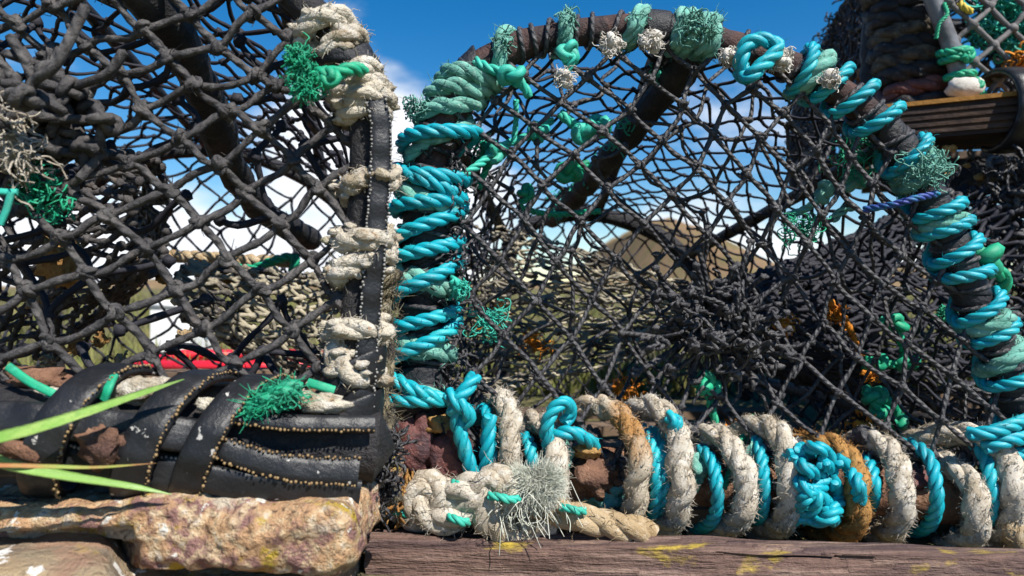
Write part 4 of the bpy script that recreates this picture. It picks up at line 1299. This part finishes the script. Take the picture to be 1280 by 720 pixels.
mb.ribbon(spline(PX([(14, 240, .374), (8, 262, .374), (0, 280, .374)]), 6), np.tile([-.3, -1, 0], (13, 1)), .0040, .002)
mb.build('green_twine', M['mint'], left)

# crusted rope wraps on the leg
wraps = [([((392, 40), (438, 20))], .0092), ([((400, 74), (442, 52))], .0085), ([((416, 106), (466, 88)), ((420, 120), (470, 102))], .0085), ([((424, 132), (478, 122)), ((426, 150), (490, 138))], .0088), ([((418, 238), (486, 218))], .0098), ([((414, 304), (484, 298)), ], .0098), ([((414, 340), (482, 322))], .0100), ([((404, 412), (480, 412))], .0100), ([((390, 436), (474, 470))], .0120)]
for n_, (tn, R) in enumerate(wraps):
    p = wrap(legL, .0128, tn, .5)
    mb = MB(); rope3(mb, p, R * .74, 6.5, 12, fuzz=2500, fl=.005, seed=n_ * 2.3, rough=.9, phase=n_ * 1.7, soft=.8)
    for k_ in range(16):
        i = rng.integers(2, len(p) - 2); dq = rng.normal(0, 1, 3); dq /= np.linalg.norm(dq)
        mb.blob(p[i] + dq * R * .85, rng.uniform(.002, .0048), (1.3, .8, .8), .7, k_ + n_ * 7.7, 9, 7)
    mb.build('crusted_rope_wrap', M['crust'], left)
# tape on the leg and the rubber strip down its side
mb = MB()
leg_tape(mb, legL, near(legL, (440, 74)), near(legL, (452, 96)), .0155, ww=.008, seed=5)
mb.build('rubber_wrap', M['rubber_dark'], fl)


def cord_beads(mb, pts, r=.0009, step=.0023):
    for q in resample(np.asarray(pts, float), step): mb.blob(q + rng.normal(0, .0004, 3), r * rng.uniform(.55, 1.15), amp=.2, seed=rng.random(), nu=7, nv=5)


def strip(root, pts, wd, Nn, th=.004, bead='cord', side=(1,), label=None, name='rubber_strip', taper=None):
    p = spline(PX(pts), 8); mb = MB()
    nn = np.tile(np.array(Nn, float), (len(p), 1))
    wv = wd if taper is None else wd * np.interp(np.linspace(0, 1, len(p)), [0, 1], taper)
    S = mb.ribbon(p, nn, wv, th)
    o = mb.build(name, M['rubber'], root)
    if bead:
        mb = MB()
        for sd_ in side: cord_beads(mb, p + S * (np.asarray(wv) * .47 * sd_)[..., None] * np.ones((len(p), 1)) + nn / np.linalg.norm(nn[0]) * th * .7)
        mb.build('cord_edge', M[bead], o)
    return o


strip(left, [(468, 118, .418), (476, 160, .418), (475, 215, .418), (472, 260, .418), (470, 300, .418), (466, 350, .419), (462, 400, .42), (458, 440, .42), (455, 490, .42), (450, 540, .42)], .0125, (.35, -1, .0), .003, 'cord_grey', (1, -1))
mb = MB(); leg_tape(mb, legL, near(legL, (448, 470)), near(legL, (438, 545)), .0175, ww=.02, seed=6); mb.build('rubber_wrap', M['rubber'], fl)

# bottom rail: pole in rubber
railL = axis([(-60, 526, .395), (60, 533, .398), (180, 541, .403), (300, 549, .41), (400, 553, .418), (470, 558, .425)])
mb = MB(); p = resample(railL[1], .006); mb.tube(p, np.array([.0225 * (1 + .12 * nz(x, 30) + .08 * nz(x, 100)) for x in p]), 14); mb.build('base_rail', M['tarpipe'], left)
mb = MB(); p = resample(PX([(-60, 478, .412), (60, 486, .412), (180, 500, .415), (300, 508, .42), (430, 512, .43)]), .006); mb.tube(p, np.array([.0125 * (1 + .25 * nz(x, 40) + .15 * nz(x, 120)) for x in p]), 12); mb.build('upper_rail', M['bark'], left)
for n_, (a, b, R, ww) in enumerate((((150, 462), (70, 596), .037, .021), ((258, 472), (178, 606), .037, .020), ((326, 480), (236, 610), .037, .018))):
    p = half_wrap(railL, R, a, b, -.5, PI + .4, 30)
    i0, i1 = near(railL, a), near(railL, b)
    cen = np.array([railL[1][int(min(max(i0 + (i1 - i0) * (q / PI), 0), len(railL[1]) - 1))] for q in np.linspace(-.5, PI + .4, 30)])
    nn = p - cen; nn /= np.linalg.norm(nn, axis=1)[:, None]
    mb = MB(); S = mb.ribbon(spline(p, 2), spline(nn, 2), ww, .0045); o = mb.build('rubber_strap', M['rubber'], left)
    mb = MB()
    cord_beads(mb, spline(p, 2) + S * ww * (.5 if S[20][0] > 0 else -.5) + spline(nn, 2) * .003)
    mb.build('cord_edge', M['cord'], o)
strip(left, [(-40, 522, .366), (40, 524, .367), (120, 532, .370), (200, 540, .374), (245, 545, .378)], .018, (0, -1, .35), .004, None)
strip(left, [(252, 550, .378), (310, 572, .378), (370, 586, .383), (448, 590, .392)], .019, (0, -1, .3), .005, 'cord', (1, -1), taper=(.6, .85))
strip(left, [(300, 520, .386), (350, 528, .386), (410, 530, .392), (468, 530, .40)], .010, (0, -1, .5), .005, 'cord', (1,))
strip(left, [(230, 592, .375), (300, 606, .378), (380, 614, .384), (450, 618, .392)], .016, (0, -1, -.1), .004, None)
strip(left, [(-40, 570, .372), (60, 575, .374), (160, 585, .377), (240, 595, .38)], .020, (0, -1, .0), .004, 'cord_grey', (-1,))
mb = MB()
for (x, y, d, r_, sq) in ((128, 556, .366, .010, (1.2, .5, 1)), (30, 565, .365, .009, (1.8, .5, .9)), (50, 478, .40, .010, (2, .6, .7))):
    mb = MB(); mb.blob(P(x, y, d), r_, sq, .7, x, 18, 12); mb.build('flaking_bark', M['bark'], left)
mb = MB()
for (x, y, d, r_, sq) in ((170, 488, .392, .010, (1.6, .6, .7)), (200, 484, .394, .008, (1.3, .6, .7)), (60, 492, .39, .007, (1.6, .5, .5)), (375, 498, .40, .009, (1.5, .6, .6)), (400, 505, .40, .010, (1.6, .6, .6)), (262, 506, .386, .006, (1.4, .6, .6))):
    mb = MB(); mb.blob(P(x, y, d), r_, sq, .6, x, 18, 12); mb.build('pale_crust', M['crust'], left)
for pts, wd in (([(10, 458, .385), (35, 476, .382), (62, 490, .382), (84, 500, .385)], .0045), ([(142, 470, .385), (135, 485, .378), (130, 500, .378)], .0055), ([(385, 478, .40), (402, 483, .398), (418, 488, .40)], .005)):
    p = spline(PX(pts), 8); mb = MB(); mb.ribbon(p, np.tile([-.2, -1, .5], (len(p), 1)), wd, .0022); mb.build('green_twine', M['green'], left)
mb = MB(); rope3(mb, spline(PX([(308, 515, .388), (330, 500, .384), (355, 492, .384), (378, 486, .39)]), 8), .0055, 5, 7, fuzz=5000, fl=.009, seed=2, rough=.5)
hairball(mb, P(348, 497, .384), .0085, 110, .00045, 1.0, (1.9, .6, .7), seed=1); hairball(mb, P(318, 514, .384), .006, 60, .00045, 1.0, (1.6, .6, .7), seed=2); mb.build('green_tuft', M['green'], left)
# bright green knot high on the leg
mb = MB()
rope3(mb, spline(PX([(455, 88, .41), (438, 86, .402), (422, 92, .398), (408, 90, .396), (402, 98, .394), (412, 104, .394), (418, 94, .392), (400, 92, .396), (388, 96, .398)]), 8), .0042, 5, 7, seed=2)
hairball(mb, P(376, 82, .395), .009, 150, .00042, 1.0, (.9, .7, 1.2), seed=7); hairball(mb, P(382, 108, .395), .009, 150, .00042, 1.0, (1.2, .7, .9), seed=8); hairball(mb, P(368, 70, .396), .006, 70, .0004, 1.0, seed=9)
mb.build('green_twine_knot', M['green'], left)
# matted old rope hanging between the two pots
mb = MB()
rope3(mb, spline(PX([(488, 335, .475), (484, 400, .475), (482, 460, .472), (478, 520, .47), (476, 570, .47), (484, 630, .472)]), 8), .0062, 6, 8, fuzz=4500, fl=.012, seed=3, rough=1.2)
mb.build('matted_rope', mat('matted_rope', (.20, .17, .11), .95, [(60, (.05, .045, .04), .42, .58), (140, (.40, .36, .28), .55, .72)], [(500, .002)], spec=.1), left)
mb = MB()
for k_ in range(40): hairball(mb, P(470 + rng.normal(0, 9), rng.uniform(540, 640), .45), .014, 4, .0010, seed=k_)
mb.build('frayed_twine', M['twine'], left)

# ================================================================== POTS STACKED AT THE RIGHT
def arch(wd, h):
    return arc_profile([(-wd / 2, 0), (-wd / 2 * 1.0, h * .3), (-wd / 2 * .93, h * .62), (-wd / 2 * .66, h * .88), (0, h), (wd / 2 * .66, h * .88), (wd / 2 * .93, h * .62), (wd / 2, h * .3), (wd / 2, 0)])


def rear_pot(O, yaw, wd, h, L, label):
    root = empty('lobster_pot', tuple(O)); tag(root, label, 'lobster pot', 'lobster pots')
    fr = Frame(O, yaw); pr = arch(wd, h)
    ss = np.linspace(0, 1, 90)
    p = np.array([fr(pr(s)[0], 0, pr(s)[1]) for s in ss]); mb = MB()
    mb.tube(p, np.array([.0165 * (1 + .15 * nz(x, 50) + .1 * nz(x, 140)) for x in p]), 12); mb.build('front_hoop', M['tarpipe'], root)
    body_parts(root, fr, pr, L, .86, M['tarpipe'], .014, M['twine_fine'], 60, 26, .0025, .022)
    mb = MB(); body_net(mb, fr, pr, L, .83, 44, 19, .0028, sag=.10, jit=.5, sagm=.12, drop=.1); mb.build('inner_net', M['twine_fine'], root)
    mb = MB(); flat_net(mb, fr, pr, 0, .98, .026, .028, .0026); mb.build('end_net', M['twine'], root)
    return root, fr, pr


yr = math.radians(-9)
low, lowf, lowp = rear_pot((.715, .87, GZ), yr, .50, .385, .56, 'dark lobster pot at the bottom of the right hand stack')
up, upf, upp = rear_pot((.73, .87, .413), yr, .50, .40, .56, 'dark lobster pot stacked on top of another at the upper right')
# base board of the upper pot
c0 = P(1092, 166, .82); c1 = P(1420, 140, .715)
e = c1 - c0; e[2] = 0; Lb = np.linalg.norm(e); e /= Lb; eb = np.cross([0, 0, 1], e)
mb = MB(); mb.box((c0 + c1) / 2 * np.array([1, 1, 0]) + np.array([0, 0, .394]) + eb * .05, e, eb, (0, 0, 1), (Lb / 2, .05, .019)); bd = mb.build('base_board', M['board'], up, smooth=False)
mb = MB(); mb.box((c0 + c1) / 2 * np.array([1, 1, 0]) + np.array([0, 0, .4156]) + eb * .035, e, eb, (0, 0, 1), (Lb / 2, .040, .0025)); mb.build('top_plank', M['orange_edge'], bd, smooth=False)
for k_ in range(4):
    mb = MB(); mb.box((c0 + c1) / 2 * np.array([1, 1, 0]) + np.array([0, 0, .394 - .012 + .008 * k_]) - eb * .0012, e, eb, (0, 0, 1), (Lb / 2, .0016, .0022)); mb.build('edge_batten', M['board'], bd, smooth=False)
# far runner so the pot stands level on the pot below
mb = MB(); mb.box((c0 + c1) / 2 * np.array([1, 1, 0]) + np.array([0, 0, .394]) + eb * .45, e, eb, (0, 0, 1), (Lb / 2, .045, .019)); mb.build('base_board', M['board'], up, smooth=False)
# tyre strap looped over the board
bax = axis([(1225, 140, .80), (1265, 138, .785), (1320, 134, .77)])
p = half_wrap(bax, .045, (1246, 85), (1262, 200), -.6, PI + .5, 26)
nn = p - np.array([bax[1][near(bax, (1256, 138))]] * len(p)); nn /= np.linalg.norm(nn, axis=1)[:, None]
mb = MB(); mb.ribbon(spline(p, 2), spline(nn, 2), .028, .007); mb.build('rubber_strap', M['rubber'], up)
# thick rope coils round the leg
lax = axis([(1146, 175, .86), (1142, 110, .86), (1136, 50, .86), (1124, -40, .86), (1118, -90, .86)])
for n_, (y, m_) in enumerate(((128, 'tarpipe'), (108, 'crab'), (88, 'tarpipe'), (72, 'old'), (56, 'tarpipe'), (38, 'old'), (20, 'tarpipe'), (4, 'tarpipe'), (-14, 'old'), (-34, 'tarpipe'))):
    if 'old' not in M: M['old'] = mat('old_grey_rope', (.10, .085, .065), .9, [(60, (.035, .03, .028), .45, .62), (150, (.22, .19, .14), .6, .75)], [(500, .002)], spec=.15)
    mb = MB(); rope3(mb, half_wrap(lax, .036, (1100, y + 10), (1182, y + 6), -1.2, PI + 1.2, 24, 1.0), .0115, 6, 8, fuzz=700, fl=.008, seed=n_, rough=.5); mb.build('rope_coil', M[m_], up)
# steel rod with green ties
mb = MB(); p = resample(PX([(1146, -60, .80), (1166, 0, .80), (1186, 50, .80), (1204, 112, .80)]), .01); mb.tube(p, .0095, 14); rod = mb.build('steel_rod', M['steel'], up)
mb = MB(); mb.blob(P(1208, 110, .795), .017, (1.4, .8, .8), .3, 3, 16, 10); mb.build('end_cap', M['white_twine'], rod)
rax = axis([(1166, 0, .8), (1186, 50, .8), (1207, 120, .8)])
mb = MB()
for (a, b) in (((1180, 68), (1206, 64)), ((1182, 74), (1208, 70)), ((1186, 98), (1214, 96))): rope3(mb, half_wrap(rax, .0125, a, b, -.8, PI + .8, 16), .0048, 5, 7, rough=.4)
rope3(mb, spline(PX([(1206, 66, .785), (1214, 62, .785), (1212, 74, .785), (1204, 70, .784)]), 8), .0055, 5, 7, rough=.4)
rope3(mb, spline(PX([(1180, 4, .79), (1184, 18, .785), (1174, 30, .785), (1170, 48, .79)]), 8), .0024, 5, 5)
rope3(mb, spline(PX([(1218, 100, .79), (1226, 106, .785), (1222, 114, .787), (1230, 118, .79)]), 8), .005, 5, 7, rough=.4)
mb.build('green_tie', M['green'], rod)
# light diamond mesh panel over the rod side, with green netting behind
M['net_grey'] = mat('grey_flat_netting', (.16, .15, .15), .7, [(120, (.09, .085, .085), .45, .7)], [(900, .0006)], spec=.2)
mb = MB()
gn = {}
for i in range(-3, 7):
    for j in range(-5, 6): gn[(i, j)] = (1215 + i * 27 + j * 22, 30 + i * 26 - j * 22)
pg = [(1176, -60), (1200, 118), (1330, 108), (1360, -90)]
traced_net(mb, gn, range(-5, 9), range(-7, 8), pg, lambda p: .80 + .01 * nz((p[0], p[1], 0), .02), .0031, sag=.03, lam=.3, jit=2, fancy=False)
mb.build('end_net', M['net_grey'], up)
mb = MB()
for (x, y, rd) in ((1245, 10, .03), (1268, 28, .03), (1275, 5, .035), (1250, 42, .022), (1230, 40, .018), (1285, 45, .025), (1262, 60, .018)): mb = MB(); hairball(mb, P(x, y, .86), rd, 45, .0018, 1.2, seed=x + y); mb.build('green_tuft', M['mint'], up)
mb = MB(); hairball(mb, P(1276, 76, .79), .014, 30, .0016, seed=3); mb.build('orange_scrap', M['orange'], up)
mb = MB(); rope3(mb, spline(PX([(1200, 4, .795), (1206, 10, .79), (1214, 15, .792)]), 6), .004, 5, 6); mb.build('yellow_twine', mat('yellow_twine', (.55, .40, .05), .6), up)
mb = MB()
for k_ in range(18):
    x, y = rng.uniform(1045, 1110), rng.uniform(80, 135); mb = MB(); mb.blob(P(x, y, .93), rng.uniform(.004, .010), (1.2, .7, .9), .7, k_, 10, 7); mb.build('dried_weed', M['russet'], up)
mb = MB(); g = np.random.default_rng(5)
for k_ in range(150):
    t = g.random(); s1 = g.uniform(.02, .55)
    u, v = upp(s1 * .5); kk = 1 - .14 * t
    c = upf(u * kk, .56 * t, v * kk) + g.normal(0, .006, 3)
    hairball(mb, c, .022, 3, .0017, 1.2, seed=k_ + 500)
    if k_ % 3 == 0: trefoil(mb, c, .010, .0032, k_)
mb.build('matted_twine', M['twine'], up)
# matted growth and ends on the lower pot
mb = MB()
for k_ in range(170):
    x, y = rng.uniform(1175, 1330), rng.uniform(195, 470)
    c = P(x, y, .80 + rng.uniform(-.02, .05) - .12 * (x - 1175) / 155 * .3)
    hairball(mb, c, .022, 4, .0016, 1.3, seed=k_)
    if k_ % 3 == 0: trefoil(mb, c, .012, .0036, k_)
mb.build('matted_twine', M['twine'], low)
mb = MB()
for k_ in range(14): x, y = rng.uniform(1180, 1290), rng.uniform(185, 440); mb = MB(); mb.blob(P(x, y, .80), rng.uniform(.003, .006), (1.4, .7, .8), .7, k_ + 40, 10, 7); mb.build('dried_weed', M['weed'], low)

# ================================================================== BOXES BEHIND THE LEFT POT
def tub(name, m, c, wx, wy, h, label, cat, rim=.012):
    o = empty(name, c); tag(o, label, cat)
    c = np.array(c)
    mb = MB()
    t = .006
    for (dx, dy, sx_, sy_) in ((0, -wy / 2, wx / 2, t / 2), (0, wy / 2, wx / 2, t / 2), (-wx / 2 + t / 2, 0, t / 2, wy / 2 - t / 2 - .001), (wx / 2 - t / 2, 0, t / 2, wy / 2 - t / 2 - .001)):
        mb.box(c + np.array([dx, dy, h / 2]), (1, 0, 0), (0, 1, 0), (0, 0, 1), (sx_, sy_, h / 2))
    mb.box(c + np.array([0, 0, t / 2 + .001]), (1, 0, 0), (0, 1, 0), (0, 0, 1), (wx / 2 - t, wy / 2 - t, t / 2))
    mb.build('body', m, o, smooth=False)
    mb = MB()
    q = [(-wx / 2, -wy / 2), (wx / 2, -wy / 2), (wx / 2, wy / 2), (-wx / 2, wy / 2)]
    mb.tube(np.array([c + np.array([a, b, h]) for a, b in q]), rim, 8, closed=True); mb.build('rim', m, o)
    for s in (-1, 1):
        mb = MB(); mb.tube(spline([c + np.array([s * (wx / 2 + .004), -.05, h * .75]), c + np.array([s * (wx / 2 + .02), 0, h * .72]), c + np.array([s * (wx / 2 + .004), .05, h * .75])], 6), .006, 8); mb.build('handle', m, o)


tub('fish_box', M['redbox'], (float(P(308, 470, 1.35)[0]), 1.45, GZ), .46, .24, .062, 'shallow red plastic fish box on the grass behind the left pot', 'fish box')
tub('plastic_tub', M['whitebox'], (float(P(205, 420, 1.75)[0]), 1.85, GZ), .11, .12, .17, 'white plastic tub on the grass behind the left pot', 'tub')
